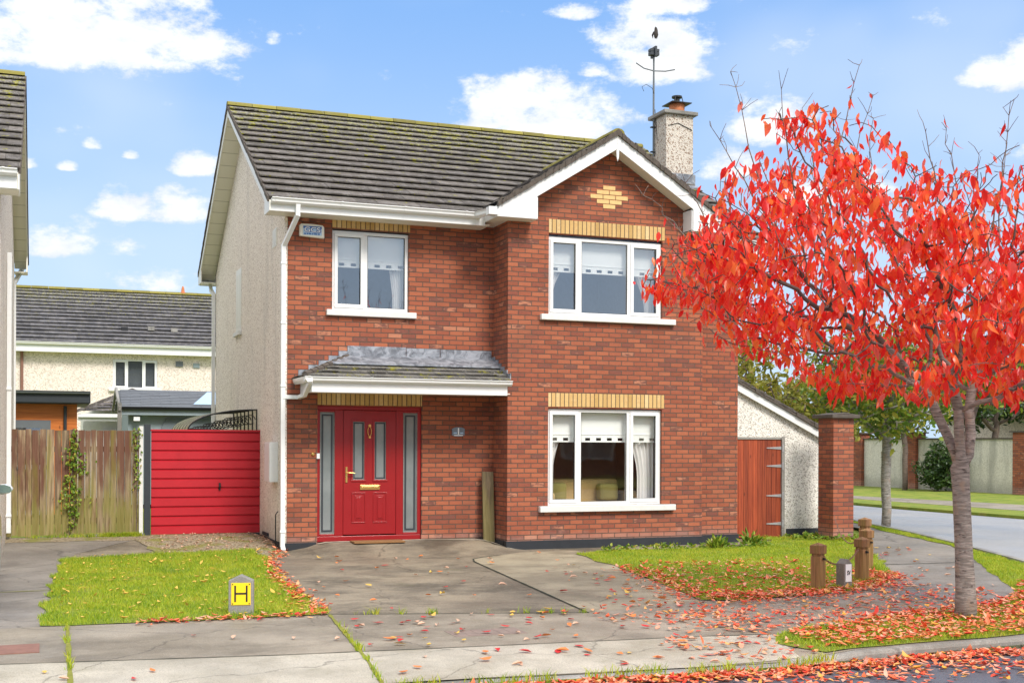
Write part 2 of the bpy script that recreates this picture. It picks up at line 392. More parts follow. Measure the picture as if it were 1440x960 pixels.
def gmat(t, b):      # grass blades
    r = t.island(); p = t.n('ShaderNodeNewGeometry').outputs['Position']
    c = t.ramp(t.m('ADD', t.m('MULTIPLY', r, .5), t.m('SUBTRACT', t.m('MULTIPLY', t.noise(p, 2.3, 6, .65), 1.15), .3), clamp=True),
               [(0, (.07, .13, .01)), (.25, (.18, .31, .012)), (.5, (.35, .47, .018)), (.72, (.50, .52, .03)), (.9, (.54, .44, .06)), (1, (.42, .29, .11))])
    t.put(b.inputs['Base Color'], c); b.inputs['Roughness'].default_value = .6
    tr = t.n('ShaderNodeBsdfTranslucent'); t.put(tr.inputs[0], c)
    mx = t.n('ShaderNodeMixShader'); mx.inputs[0].default_value = .35
    t.nt.links.new(b.outputs[0], mx.inputs[1]); t.nt.links.new(tr.outputs[0], mx.inputs[2])
    return mx.outputs[0]
def lead(t, b):
    p = t.obj(); c = t.mix(t.step(t.noise(p, 6, 7, .7, dist=1), .35, .65), (.12, .13, .15), (.36, .38, .42))
    t.put(b.inputs['Base Color'], c); b.inputs['Roughness'].default_value = .55; b.inputs['Metallic'].default_value = .25
    t.put(b.inputs['Normal'], t.bump(t.noise(p, 9, 4), .6, .015))
def soffitm(t, b):
    p = t.obj(); x, y, z = t.xyz(p)
    s = t.m('FRACT', t.m('DIVIDE', t.m('ADD', y, t.m('MULTIPLY', x, .0)), .3))
    k = t.step(t.m('MINIMUM', s, t.m('SUBTRACT', 1, s)), 0, .035)
    t.put(b.inputs['Base Color'], t.mix(k, (.35, .33, .26), (.80, .77, .66))); b.inputs['Roughness'].default_value = .4
def hexm(c): return tuple(((int(c[i:i+2], 16)/255)**2.2) for i in (0, 2, 4))
M = {}
for k, f in dict(
    brick=brick(), render=pebble((.87, .79, .70), (.48, .38, .30), .26, 60), render_white=pebble((.86, .82, .75), (.46, .42, .36), .22, 58),
    render_far=pebble((.80, .70, .62), (.58, .50, .42), .15, 30), wall_far=pebble((.72, .68, .60), (.56, .52, .44), .6, 45),
    chimney=pebble((.60, .54, .47), (.27, .18, .13), .45, 48),
    yellow=brick(57, .075, .012, [(0, (.52, .32, .11)), (.4, (.66, .44, .18)), (.75, (.60, .37, .14)), (1, (.72, .53, .27))], (.16, .10, .06), True, .2),
    yellow_flat=plain((.72, .49, .21), .85, 0, .2, 20, .3),
    plinth=plain((.022, .025, .030), .8, 0, .5, 8, .3), white=upvc(), cream=upvc((.80, .77, .68), .2), soffit=soffitm, sill=plain((.70, .69, .66), .7, 0, .15, 12, .2),
    tile=tiles((.105, .090, .078), .4, 1.0, 7.62, .3), tile_gable=tiles((.10, .085, .08), .75, .8, None, .45), tile_canopy=tiles((.105, .10, .09), .5, 1.0, 3.6, .3), tile_far=tiles((.085, .082, .088), .35, .6, 7.4, .3),
    ridge=tiles((.22, .19, .035), .3, 1.0, None, .1), verge=plain((.10, .082, .068), .95, 0, .7, 22, .8), lead=lead,
    door_red=plain((.29, .0015, .004), .42, 0, .10, 3, .02, .08), gate_red=plain((.47, .007, .018), .5, 0, .22, 2.5, .05), brass=plain((.75, .48, .16), .25, .9, .1), chrome=plain((.6, .6, .6), .25, .9, .1),
    black=plain((.012, .012, .014), .45), dkgrey=plain((.03, .037, .045), .5), grey=plain((.14, .155, .17), .6, 0, .2, 6), bluegrey=plain((.27, .33, .36), .7, 0, .12, 6), bluegrey_dark=plain((.15, .18, .2), .7),
    fence=wood((.15, .105, .062), (.42, .31, .185), 2, 0, .6, .9, (.13, .045, .028)), post=wood((.16, .07, .03), (.34, .17, .075), 2, 0, .25), plank=wood((.11, .08, .045), (.22, .165, .095), 2, 0, .3),
    shed_door=wood((.22, .034, .011), (.41, .078, .024), 2, 0, 0, .6), orange=wood((.50, .13, .02), (.72, .22, .04), 0, 0, 0, .5),
    conc_dark=concrete((.17, .15, .13), (.30, .27, .24)), conc_post=concrete((.22, .21, .19), (.36, .34, .31)), drive=concrete((.18, .15, .108), (.33, .275, .195), (.085, .070, .048), .85), drive2=concrete((.29, .245, .17), (.44, .38, .265), (.16, .132, .09), .7),
    path=concrete((.25, .212, .158), (.38, .325, .25), (.15, .125, .09), .7), path_dark=concrete((.20, .175, .145), (.30, .265, .225), (.13, .11, .09), .5), crossover=concrete((.38, .34, .265), (.58, .525, .425), (.30, .26, .19), .65), kerb=concrete((.26, .24, .21), (.42, .40, .36), (.13, .12, .1), .6),
    asphalt=asphalt(), road_side=asphalt((.30, .30, .305), .4), grass_soil=soilgrass, gravel=gravelm, joint=plain((.035, .04, .025), .95), moss=plain((.22, .22, .03), .95, 0, .5, 25, .6),
    grass=gmat, bark=barkmat((.20, .165, .14), (.36, .31, .27)), bark_cherry=barkmat((.17, .145, .125), (.34, .295, .26), 2.0), bark_dark=barkmat((.12, .085, .07), (.20, .15, .12)), bark_pale=barkmat((.20, .18, .15), (.42, .39, .34)),
    red_leaf=leafmat([(0, (.50, .010, .012)), (.16, (.84, .022, .022)), (.42, (.96, .055, .035)), (.6, (.97, .12, .035)), (.73, (.97, .24, .05)), (.84, (.96, .11, .09)), (.94, (.96, .24, .18)), (1, (.62, .14, .04))], .55, .28),
    litter=leafmat([(0, (.45, .015, .02)), (.2, (.74, .05, .03)), (.42, (.80, .15, .05)), (.62, (.82, .30, .16)), (.78, (.80, .42, .30)), (.9, (.82, .40, .05)), (1, (.55, .30, .16))], .1, .6),
    litter_red=leafmat([(0, (.50, .015, .02)), (1, (.68, .04, .03))], .1, .5), litter_orange=leafmat([(0, (.70, .16, .03)), (1, (.74, .26, .08))], .1, .6), litter_pale=leafmat([(0, (.66, .36, .24)), (1, (.70, .46, .32))], .1, .7), litter_yellow=leafmat([(0, (.72, .42, .05)), (1, (.75, .50, .12))], .1, .6),
    green_leaf=leafmat([(0, (.05, .11, .012)), (.35, (.13, .23, .02)), (.65, (.26, .33, .03)), (.85, (.42, .40, .05)), (1, (.48, .33, .06))], .4), dark_leaf=leafmat([(0, (.012, .035, .01)), (.5, (.035, .08, .015)), (1, (.09, .15, .03))], .2),
    ivy_leaf=leafmat([(0, (.05, .12, .01)), (.5, (.16, .28, .02)), (.85, (.34, .38, .04)), (1, (.5, .3, .06))], .3), yellow_leaf=leafmat([(0, (.12, .14, .02)), (.4, (.26, .27, .03)), (.8, (.42, .37, .06)), (1, (.35, .22, .06))], .4),
    glass=glassmat(.045, (.96, .97, .97)), glass_up=glassmat(.30, (.97, .98, .98)), glass_dark=glassmat(.3, (.3, .32, .33)), frosted=frosted, blind=plain((.92, .93, .90), .8, 0, .02, 4, 0), curtain=plain((.82, .80, .78), .8, 0, .05, 8, 0),
    room=plain((.66, .42, .30), .9), room_up=plain((.66, .74, .86), .9), sofa=plain((.62, .45, .20), .9, 0, .2, 20, .3), cushion=plain((.30, .26, .08), .9), plate_yellow=plain((.95, .66, .01), .45, 0, .04, 6), sign_white=plain((.85, .85, .85), .4, 0, .03), sign_blue=plain((.03, .13, .42), .4, 0, .2, 30), sign_pale=plain((.45, .62, .82), .4), shingle=plain((.15, .16, .175), .85, 0, .3, 9, .5), slate=plain((.17, .21, .26), .5, 0, .2, 20),  # room_up is tinted pale blue, standing in for sky reflected in upstairs panes
    mat_coir=plain((.26, .13, .05), .95, 0, .35, 40, .6), pot=plain((.55, .19, .08), .8, 0, .2), poly=leafmat([(0, (.88, .88, .70)), (1, (.92, .92, .78))], .8, .4), galv=plain((.55, .57, .58), .4, .6, .12), cover=plain((.24, .18, .15), .9, 0, .4, 12), rust=plain((.24, .12, .09), .9, 0, .4, 12), car=plain((.72, .74, .76), .25, .1, .03, 4, 0, .8), tyre=plain((.02, .02, .02), .8), mirror=plain((.25, .33, .36), .08, .6, .05, 4, 0), bird=plain((.05, .04, .035), .8), rubber=plain((.015, .015, .015), .7),
).items(): M[k] = mat(k, f)
# ---------------------------------------------------------------- ground
G = -.15
def hz(x, y):
    z = G
    z += .14*sst(-1.0, 2.2, y)*(1-sst(-.15, .15, x))
    z += .145*sst(-1.5, -.05, y)*sst(-.02, .65, x)*(1-sst(3.0, 3.6, x))
    z += .05*sst(-1.4, .2, y)*sst(8.2, 9.0, x)*0
    z -= .045*sst(-9.2, -10.25, y)*(1-sst(2.0, 2.7, x))
    return z
def uncross(name, pts):
    def X(a, b, c, d):
        o = lambda p, q, r: (q[0]-p[0])*(r[1]-p[1])-(q[1]-p[1])*(r[0]-p[0])
        return o(a, b, c)*o(a, b, d) < 0 and o(c, d, a)*o(c, d, b) < 0
    n = len(pts)
    for i in range(n):
        for j in range(i+2, n):
            if (j+1) % n == i: continue
            if X(pts[i], pts[i+1], pts[j], pts[(j+1) % n]): print('CROSS', name, pts[i], pts[j])
    return pts
def sheet(name, pts, off, m, step=.3, thick=.0, kind='structure', jit=0):
    pts = uncross(name, pts)
    bm = bmesh.new(); vs = [bm.verts.new((x, y, 0)) for x, y in pts]
    for tri in tessellate_polygon([[Vector((x, y, 0)) for x, y in pts]]): bm.faces.new([vs[i] for i in tri])
    xs = [p[0] for p in pts]; ys = [p[1] for p in pts]
    if step:
        for ax, lo, hi in ((0, max(min(xs), -6), min(max(xs), 11)), (1, max(min(ys), -11), min(max(ys), 4))):
            c = lo+step
            while c < hi-.02:
                n = Vector((1, 0, 0)) if ax == 0 else Vector((0, 1, 0))
                bmesh.ops.bisect_plane(bm, geom=bm.verts[:]+bm.edges[:]+bm.faces[:], plane_co=n*c, plane_no=n, dist=1e-5)
                c += step
    bmesh.ops.dissolve_degenerate(bm, edges=bm.edges[:], dist=1e-5)
    for v in bm.verts: v.co.z = hz(v.co.x, v.co.y)+off
    bmesh.ops.recalc_face_normals(bm, faces=bm.faces[:])
    bm.normal_update(); bmesh.ops.reverse_faces(bm, faces=[f for f in bm.faces if f.normal.z < 0])
    if thick:
        be = [e for e in bm.edges if e.is_boundary]
        r = bmesh.ops.extrude_edge_only(bm, edges=be)
        for v in [g for g in r['geom'] if isinstance(g, bmesh.types.BMVert)]: v.co.z -= thick
    me = bpy.data.meshes.new(name); bm.to_mesh(me); bm.free()
    o = link(name, me, m); o['kind'] = kind
    return o
def wavy(pts, amp=.05, step=.22, seed=1):
    r = random.Random(seed); out = []
    n = len(pts)
    for i in range(n):
        a, b = Vector(pts[i]), Vector(pts[(i+1) % n]); L = (b-a).length
        k = max(1, int(L/step)) if L < 14 else 1
        nn = Vector((-(b-a).y, (b-a).x))/max(L, 1e-6)
        for j in range(k):
            q = a.lerp(b, j/k)
            if j: q = q+nn*r.uniform(-amp, amp)
            out.append((q.x, q.y))
    return out
KERB = [(-40, -9.9), (-3.5, -10.05), (-1.11, -10.14), (-.39, -10.21), (.47, -10.3), (1.27, -10.36), (1.91, -10.38), (2.4, -10.33), (3.39, -10.24), (4.47, -10.19), (5.6, -10.0), (6.9, -9.3), (8.2, -7.9), (9.2, -6.2), (10.03, -4.41), (11.3, -1.6), (12.2, .6), (13.4, 4.1), (16, 12), (22, 30)]
g = MB().quad((-400, -400, -.34), (400, -400, -.34), (400, 600, -.34), (-400, 600, -.34)).build('ground', M['grass_soil']); g['kind'] = 'structure'
r_ = MB().quad((-60, -24, -.235), (60, -24, -.235), (60, -4, -.235), (-60, -4, -.235)).build('road', M['asphalt']); r_['kind'] = 'structure'
r_ = MB().quad((8.3, -8.0, -.229), (18.1, -8.0, -.229), (18.15, 8, -.229), (18.3, 10.6, -.229), (25, 33, -.229), (12, 33, -.229)).build('side_road', M['road_side']); r_['kind'] = 'structure'
plot = sheet('house_plot', KERB+[(22, 60), (-40, 60)], -.012, M['grass_soil'], 0, .2)
for v in plot.data.vertices:
    v.co.z = -.205 if v.co.z > -.25 else -.4
far = MB().prism([(18.1, -40), (60, -40), (60, 60), (25.5, 33), (18.35, 10.6), (18.2, 8), (18.15, 4)], 'z', -.4, -.155).build('far_verge', M['grass_soil']); far['kind'] = 'structure'
fp = MB().prism([(19.75, -30), (21.9, -30), (22.1, 9), (21.2, 14.4), (24, 30), (22.2, 30), (19.9, 13)], 'z', -.3, -.148).build('far_footpath', M['path']); fp['kind'] = 'structure'
pm = MB().prism([(-60, -60), (60, -60), (60, -24), (-60, -24)], 'z', -.4, -.14).build('opposite_verge', M['grass_soil']); pm['kind'] = 'structure'
sheet('driveway', [(-12, -6.80), (-3.8, -6.82), (-.8, -6.82), (1.57, -7.54), (3.2, -7.15), (10.2, -.9), (10.2, .15), (7.6, .15), (7.6, 0), (0, 0), (-.04, 0), (-.04, 2.17), (-12, 2.17)], 0, M['drive'])
sheet('driveway_slab', [(2.21, -2.3), (2.32, -1.95), (2.55, -1.72), (2.9, -1.5), (3.5, -1.12), (4.3, -1.12), (4.3, -1.7), (3.7, -4), (3.2, -6.9), (3.3, -7.2), (1.57, -7.54)], .004, M['drive2'])
sheet('neighbour_driveway', [(-12, -6.80), (-3.40, -6.74), (-3.35, -4.2), (-3.15, -.5), (-3.0, .2), (-2.1, 1.5), (-12, 1.7)], .004, M['path_dark'])
sheet('gravel_strip', wavy([(-12, 1.6), (-2.1, 1.45), (-1.9, -.2), (-.45, .1), (-.42, -1.1), (-.08, -.35), (-.04, 2.17), (-12, 2.17)], .06), .008, M['gravel'])
LAWNL = [(-3.2, -.3), (-3.38, -4.2), (-3.46, -6.70), (-1.9, -6.82), (-.86, -6.80), (-.8, -5.3), (-.68, -3.2), (-.45, -1.2), (-.5, .1), (-1.8, 0)]
LAWNR = [(4.04, -1.67), (4.85, -1.35), (6.38, -1.42), (7.2, -1.4), (8.3, -.45), (8.3, .1), (9.9, .1), (10.3, -.25), (9.3, -1.64), (7.35, -4.71), (6.1, -6.4), (5.19, -6.9), (4.48, -7.1), (3.46, -7.22), (3.08, -7.06), (3.39, -5.78), (3.72, -4.0)]
sheet('front_lawn_soil', wavy(LAWNL, .04), .012, M['grass_soil'])
sheet('side_lawn_soil', wavy(LAWNR, .05), .012, M['grass_soil'])
PB = [(-40, -6.80), (-3.44, -6.72), (-1.9, -6.84), (-.84, -6.82), (1.57, -7.54), (3.08, -7.1), (3.46, -7.24), (4.48, -7.1), (5.19, -6.88), (6.02, -6.4), (7.3, -4.71), (9.3, -1.6), (10.2, -.7), (11.7, 1.64), (14, 12), (14.8, 12)]
kin = [(13.0, 4.1), (11.8, .6), (10.9, -1.6), (9.6, -4.41), (8.8, -6.2), (7.8, -7.9), (6.6, -9.1), (5.5, -9.85), (4.47, -10.1), (3.39, -10.15), (2.4, -10.25), (1.91, -10.28), (.47, -10.2), (-1.11, -10.04), (-3.5, -9.95), (-40, -9.8)]
sheet('footpath', PB+kin, .006, M['path'])
sheet('crossover', [(-40, -8.4), (-3.74, -8.62), (-1.69, -8.93), (.15, -9.09), (1.94, -9.23), (2.5, -9.32), (2.2, -10.2), (1.27, -10.26), (-.39, -10.11), (-3.5, -9.95), (-40, -9.8)], .010, M['crossover'])
sheet('corner_footpath', wavy([(5.3, -6.85), (6.1, -6.4), (7.35, -4.71), (9.3, -1.6), (10.2, -.7), (11.7, 1.64), (14, 12), (14.9, 12), (12.45, 2.72), (11.5, .58), (10.5, -2.27), (8.9, -4.75), (7.1, -7.34), (6.6, -7.87), (5.7, -8.4)], .02), .0105, M['path_dark'])
VERGE = [(14.9, 12), (12.5, 2.72), (11.53, .58), (10.55, -2.27), (8.88, -4.75), (7.06, -7.34), (6.59, -7.87), (5.7, -8.45), (5.2, -8.68), (4.65, -8.60), (3.39, -9.02), (2.95, -9.1), (2.5, -9.4), (2.3, -9.7), (2.45, -10.2), (3.39, -10.13), (4.47, -10.08), (5.5, -9.83), (6.6, -9.1), (7.85, -7.85), (8.85, -6.15), (9.7, -4.4), (10.95, -1.6), (11.85, .6), (13.05, 4.1), (15.75, 12)]
sheet('verge_soil', wavy(VERGE, .03, .3), .014, M['grass_soil'])
# kerb stones
def kerbmesh():
    mb = MB(); P = [Vector(p) for p in KERB[1:]]; pts = []
    for i in range(len(P)-1):
        n = max(1, int((P[i+1]-P[i]).length/.3))
        for k in range(n): pts.append(P[i].lerp(P[i+1], k/n))
    prof = [(0, -.3), (0, -.03), (.012, -.008), (.03, 0), (.14, .002), (.14, -.3)]
    base = 0
    for i, p in enumerate(pts):
        d = (pts[min(i+1, len(pts)-1)]-pts[max(i-1, 0)]).normalized(); nn = Vector((-d.y, d.x))
        top = G+.004-.05*(1-sst(1.9, 2.8, p.x))
        for o, h in prof: mb.v.append((p.x+nn.x*o, p.y+nn.y*o, top+h))
        if i:
            b = (i-1)*len(prof)
            for k in range(len(prof)-1): mb.f.append((b+k, b+k+1, b+k+1+len(prof), b+k+len(prof)))
    return mb
k_ = kerbmesh().build('kerb', M['kerb']); k_['kind'] = 'structure'
def strip(name, pts, w, off, m, seed=0):
    r = random.Random(seed); mb = MB(); L = []
    for i in range(len(pts)-1):
        a, b = Vector(pts[i]), Vector(pts[i+1]); n = max(1, int((b-a).length/.12))
        for k in range(n): L.append(a.lerp(b, k/n))
    L.append(Vector(pts[-1]))
    for i, p in enumerate(L):
        d = (L[min(i+1, len(L)-1)]-L[max(i-1, 0)]).normalized(); nn = Vector((-d.y, d.x)); ww = w*r.uniform(.6, 1.3)/2
        for s in (-1, 1):
            q = p+nn*s*ww; mb.v.append((q.x, q.y, hz(q.x, q.y)+off))
        if i: b = 2*i; mb.f.append((b-2, b-1, b+1, b))
    o = mb.build(name, m); o['kind'] = 'structure'; return o
strip('footpath_joint', [(-12, -7.9), (-3.74, -8.62), (-1.69, -8.93), (.15, -9.09), (1.94, -9.23), (2.5, -9.32)], .022, .0135, M['joint'], 1)
strip('footpath_joint', [(-3.26, -9.95), (-3.23, -6.75)], .035, .0138, M['moss'], 2)
strip('footpath_joint', [(-1.2, -10.1), (-.86, -6.86)], .035, .0136, M['moss'], 3)
strip('driveway_joint', [(-.85, -6.82), (1.57, -7.54)], .03, .0105, M['joint'], 4)
strip('driveway_joint', [(1.57, -7.54), (2.6, -9.33)], .012, .0139, M['joint'], 9)
strip('driveway_joint', [(2.9, -1.5), (2.55, -1.72), (2.32, -1.95), (2.21, -2.3), (1.57, -7.54)], .024, .0082, M['joint'], 5)
strip('driveway_joint', [(-.6, -3.85), (.8, -3.8), (2.0, -3.5)], .022, .0045, M['drive2'], 6)
strip('footpath_joint', [(7.3, -4.6), (8.95, -4.7)], .04, .0145, M['joint'], 7)
strip('driveway_joint', [(-12, -4.1), (-3.35, -3.9)], .03, .0083, M['moss'], 8)
strip('door_threshold', [(.47, -.07), (2.2, -.07), (3.2, -.3), (3.4, -.75)], .13, .004, M['crossover'], 8)
# ---------------------------------------------------------------- helpers for buildings
def wall_holes(mb, x0, x1, z0, z1, holes, y0, y1):
    xs = sorted({x0, x1, *[h[0] for h in holes], *[h[1] for h in holes]}); zs = sorted({z0, z1, *[h[2] for h in holes], *[h[3] for h in holes]})
    inside = lambda x, z: any(h[0] < x < h[1] and h[2] < z < h[3] for h in holes)
    for i in range(len(xs)-1):
        for j in range(len(zs)-1):
            a, b, c, d = xs[i], xs[i+1], zs[j], zs[j+1]
            if not inside((a+b)/2, (c+d)/2):
                mb.quad((a, y0, c), (b, y0, c), (b, y0, d), (a, y0, d)); mb.quad((a, y1, c), (a, y1, d), (b, y1, d), (b, y1, c))
    for (a, b, c, d) in holes:
        mb.quad((a, y0, c), (a, y0, d), (a, y1, d), (a, y1, c)); mb.quad((b, y0, c), (b, y1, c), (b, y1, d), (b, y0, d))
        mb.quad((a, y0, d), (b, y0, d), (b, y1, d), (a, y1, d)); mb.quad((a, y0, c), (a, y1, c), (b, y1, c), (b, y0, c))
    for (a, b) in ((x0, x0), (x1, x1)): mb.quad((a, y0, z0), (a, y0, z1), (a, y1, z1), (a, y1, z0))
    return mb
def slope(mb, eL, eR, rL, rR, gauge=.33, w=.33, t=.028, seed=0, jit=.004, double=False):
    """individual tiles laid on a sloping four-sided plane"""
    r = random.Random(seed); eL, eR, rL, rR = map(Vector, (eL, eR, rL, rR))
    e = (eR-eL).normalized(); up = rL-eL; up = up-e*up.dot(e); H = up.length; up = up/H; n = e.cross(up)
    if n.z < 0: n = -n
    aL = lambda b: (rL-eL).dot(e)*b/H
    aR = lambda b: (eR-eL).dot(e)+((rR-eR).dot(e))*b/H
    nc = max(1, round(H/gauge)); gg = H/nc
    for c in range(nc):
        b0, b1 = c*gg-.015, (c+1)*gg+.03
        if c == nc-1: b1 = H
        lo, hi = min(aL(b0), aL(b1)), max(aR(b0), aR(b1)); a = lo-(w/2 if c % 2 else 0)
        while a < hi:
            q = [(a, b0), (a+w-.004, b0), (a+w-.004, b1), (a, b1)]; P = []
            for (aa, bb) in q: P.append((min(max(aa, aL(bb)), aR(bb)), bb))
            if P[1][0]-P[0][0] > .01 or P[2][0]-P[3][0] > .01:
                j = r.uniform(-jit, jit); j2 = r.uniform(-jit*.6, jit*.6)
                hh = [t*1.5+j, t*1.5+j+j2, .004, .004]
                top = [eL+e*P[k][0]+up*P[k][1]+n*hh[k] for k in range(4)]
                bot = [eL+e*P[k][0]+up*P[k][1]+n*(hh[k]-t*.55 if k < 2 else -.006) for k in range(4)]
                mb.add(top+bot, [(0, 1, 2, 3), (4, 5, 1, 0), (5, 6, 2, 1), (7, 4, 0, 3), (7, 6, 5, 4)])
            a += w
    return mb
def ridge_caps(mb, a, b, r=.11, seg=.45, ang=None):
    a, b = Vector(a), Vector(b); L = (b-a).length; d = (b-a)/L; n = max(1, round(L/seg)); side = Vector((-d.y, d.x, 0)).normalized(); up = d.cross(side)*-1
    if up.z < 0: up = -up
    for i in range(n):
        p, q = a+d*(L*i/n), a+d*(L*(i+1)/n-.008); rr = r*rnd.uniform(.97, 1.03); pr = []
        for o in (p, q):
            for k in range(7):
                th = math.pi*k/6; pr.append(o+side*math.cos(th)*rr+up*(math.sin(th)*rr*.75-.035))
        mb.add(pr, [(k, k+1, k+8, k+7) for k in range(6)]+[tuple(range(7)), tuple(range(13, 6, -1))])
    return mb
def gutter(mb, x0, x1, y, z, r=.058, along='x', clips=1.0, seed=0):
    """ogee-ish gutter profile; (y,z) = back top edge, it projects to smaller y"""
    prof = [(0, 0), (0, -r*1.35), (-r*.9, -r*1.45), (-r*1.5, -r*1.0), (-r*1.62, -r*.35), (-r*1.95, -r*.2), (-r*1.95, .0), (-r*1.8, 0), (-r*1.55, -r*.2), (-r*.2, -r*.3), (-r*.12, 0)]
    if along == 'x': mb.prism([(y+a, z+b) for a, b in prof], 'x', x0, x1)
    else: mb.prism([(y+a, z+b) for a, b in prof], 'y', x0, x1)
    c = x0+.05
    while c < x1 and clips:
        pr = [(a*1.06-.001, b*1.07+.004) for a, b in prof[:7]]+[(-.001, .004)]
        if along == 'x': mb.prism([(y+a, z+b) for a, b in pr], 'x', c, min(c+.035, x1+.002))
        else: mb.prism([(y+a, z+b) for a, b in pr], 'y', c, min(c+.035, x1+.002))
        c += clips
    return mb
def squarepipe(mb, pts, h=.034):
    for a, b in zip(pts, pts[1:]):
        a, b = Vector(a), Vector(b); d = (b-a); L = d.length; d /= L
        s = Vector((1, 0, 0)) if abs(d.x) < .8 else Vector((0, 1, 0)); s = (s-d*s.dot(d)).normalized(); u = d.cross(s)
        mb.obox((a+b)/2, d*(L/2+h*.55), s*h, u*h)
    return mb
def window(parent, x0, x1, z0, z1, y, mull, sashes, blind, glass, curtains=(), fr=.052, notch=True, sill=None, name='window', room='room', lab=None, blindm='blind'):
    """casement window in a wall facing -Y; y is the front of the frame"""
    fw = MB(); D = .07
    fw.box(x0, x1, y, y+D, z0, z0+fr).box(x0, x1, y, y+D, z1-fr, z1).box(x0, x0+fr, y, y+D, z0+fr, z1-fr).box(x1-fr, x1, y, y+D, z0+fr, z1-fr)
    mw = .035
    for mx in mull: fw.box(mx-mw, mx+mw, y, y+D, z0+fr, z1-fr)
    ed = [x0+fr]+[v for mx in mull for v in (mx-mw, mx+mw)]+[x1-fr]
    panes = [(ed[2*i], ed[2*i+1]) for i in range(len(mull)+1)]
    w = fw.build(name, M['white'], parent, .006, label=lab)
    gl = MB(); sm = MB(); sw = .042; rb = MB()
    for i, (a, b) in enumerate(panes):
        c, d = z0+fr, z1-fr
        if i in sashes:
            sm = MB(); sm.box(a-.012, b+.012, y-.018, y+.012, c-.012, c+sw).box(a-.012, b+.012, y-.018, y+.012, d-sw, d+.012).box(a-.012, a+sw, y-.018, y+.012, c+sw, d-sw).box(b-sw, b+.012, y-.018, y+.012, c+sw, d-sw)
            sm.build('sash', M['white'], w, .005)
            a, b, c, d = a+sw, b-sw, c+sw, d-sw
        MB().quad((a-.005, y+.028, c-.005), (b+.005, y+.028, c-.005), (b+.005, y+.028, d+.005), (a-.005, y+.028, d+.005)).build('glass', glass, w)
        e = .006; rb = MB()
        rb.box(a, b, y+.008, y+.02, c, c+e).box(a, b, y+.008, y+.02, d-e, d).box(a, a+e, y+.008, y+.02, c+e, d-e).box(b-e, b, y+.008, y+.02, c+e, d-e); rb.build('gasket', M['rubber'], w)
    if sill: MB().box(*sill).build('window_sill', M['sill'], w, .008)
    if blind:
        zb = z1-(z1-z0)*blind; bl = MB(); yb = y+.14
        bl.quad((x0+.04, yb, zb+.09), (x1-.04, yb, zb+.09), (x1-.04, yb, z1), (x0+.04, yb, z1))
        bl.box(x0+.04, x1-.04, yb-.008, yb, zb+.115, zb+.13)
        # hem with square cut-outs
        n = int((x1-x0-.08)/.185); st = (x1-x0-.08)/n
        for i in range(n):
            xa = x0+.04+i*st; bl.quad((xa, yb, zb+.02), (xa+st*.55, yb, zb+.02), (xa+st*.55, yb, zb+.09), (xa, yb, zb+.09))
            bl.quad((xa+st*.55, yb, zb+.065), (xa+st, yb, zb+.065), (xa+st, yb, zb+.09), (xa+st*.55, yb, zb+.09))
        bl.box(x0+.04, x1-.04, yb-.003, yb+.004, zb-.005, zb+.02)
        bl.build('roller_blind', M[blindm], w)
    for (cx0, cx1, tx0, tx1, zt) in curtains:   # top span, gathered span at the tie
        cb = MB(); n = 26; rows = 14; y0 = y+.22
        for j in range(rows+1):
            s = j/rows; z = z1-.02-(z1-z0+.0)*s
            k = sst(0, 1, min(1, (z1-z)/max(.01, z1-zt))) if z > zt else 1
            for i in range(n+1):
                u = i/n; xa = cx0+(cx1-cx0)*u; xb = tx0+(tx1-tx0)*u
                cb.v.append((xa*(1-k)+xb*k, y0+.03*math.sin(u*n*1.15), z))
        for j in range(rows):
            for i in range(n): q = j*(n+1)+i; cb.f.append((q, q+1, q+n+2, q+n+1))
        cb.build('curtain', M['curtain'], w, smooth=True)
    return w
def room_box(parent, x0, x1, y0, y1, z0, z1, m):
    mb = MB()
    mb.quad((x0, y1, z0), (x1, y1, z0), (x1, y1, z1), (x0, y1, z1)); mb.quad((x0, y0, z0), (x0, y1, z0), (x0, y1, z1), (x0, y0, z1)); mb.quad((x1, y0, z0), (x1, y0, z1), (x1, y1, z1), (x1, y1, z0))
    mb.quad((x0, y0, z0), (x1, y0, z0), (x1, y1, z0), (x0, y1, z0)); mb.quad((x0, y0, z1), (x0, y1, z1), (x1, y1, z1), (x1, y0, z1))
    return mb.build('room_lining', m, parent)
# ---------------------------------------------------------------- main house
H = thing('detached_house', 'two storey red brick house with projecting gable, red front door and grey tiled roof', 'house', (3.8, 3.9, G))
RZ, RY, EY, EZ, D8 = 7.60, 3.95, -.45, 5.10, 7.95
TAN = (RZ-EZ)/(RY-EY)
fwL = MB(); wall_holes(fwL, 0, 3.32, -.3, 5.04, [(.688, 1.909, 3.53, 4.80), (.469, 2.13, -.02, 2.08)], 0, .12); fwL.build('front_wall', M['brick'], H)
bay = MB(); wall_holes(bay, 3.32, 6.79, -.3, 5.04, [(4.008, 6.034, 3.53, 4.84), (4.008, 6.034, .50, 2.08)], -.68, -.56)
bay.quad((3.32, -.56, -.3), (3.32, 0, -.3), (3.32, 0, 5.04), (3.32, -.56, 5.04)).quad((6.79, -.56, -.3), (6.79, -.2, -.3), (6.79, -.2, 5.04), (6.79, -.56, 5.04))
bay.prism([(3.32, 5.04), (6.79, 5.04), (6.79, 5.17), (5.055, 6.26), (3.32, 5.17)], 'y', -.68, -.56); bay.build('gable_bay_wall', M['brick'], H)
MB().box(6.79, 7.6, -.47, -.2, -.3, 5.0).build('side_wall', M['brick'], H)
gw = MB().prism([(.0, -.3), (D8, -.3), (D8, 5.05), (RY, RZ-.12), (0, 5.12)], 'x', -.04, -.001)
gw.build('gable_wall', M['render'], H)
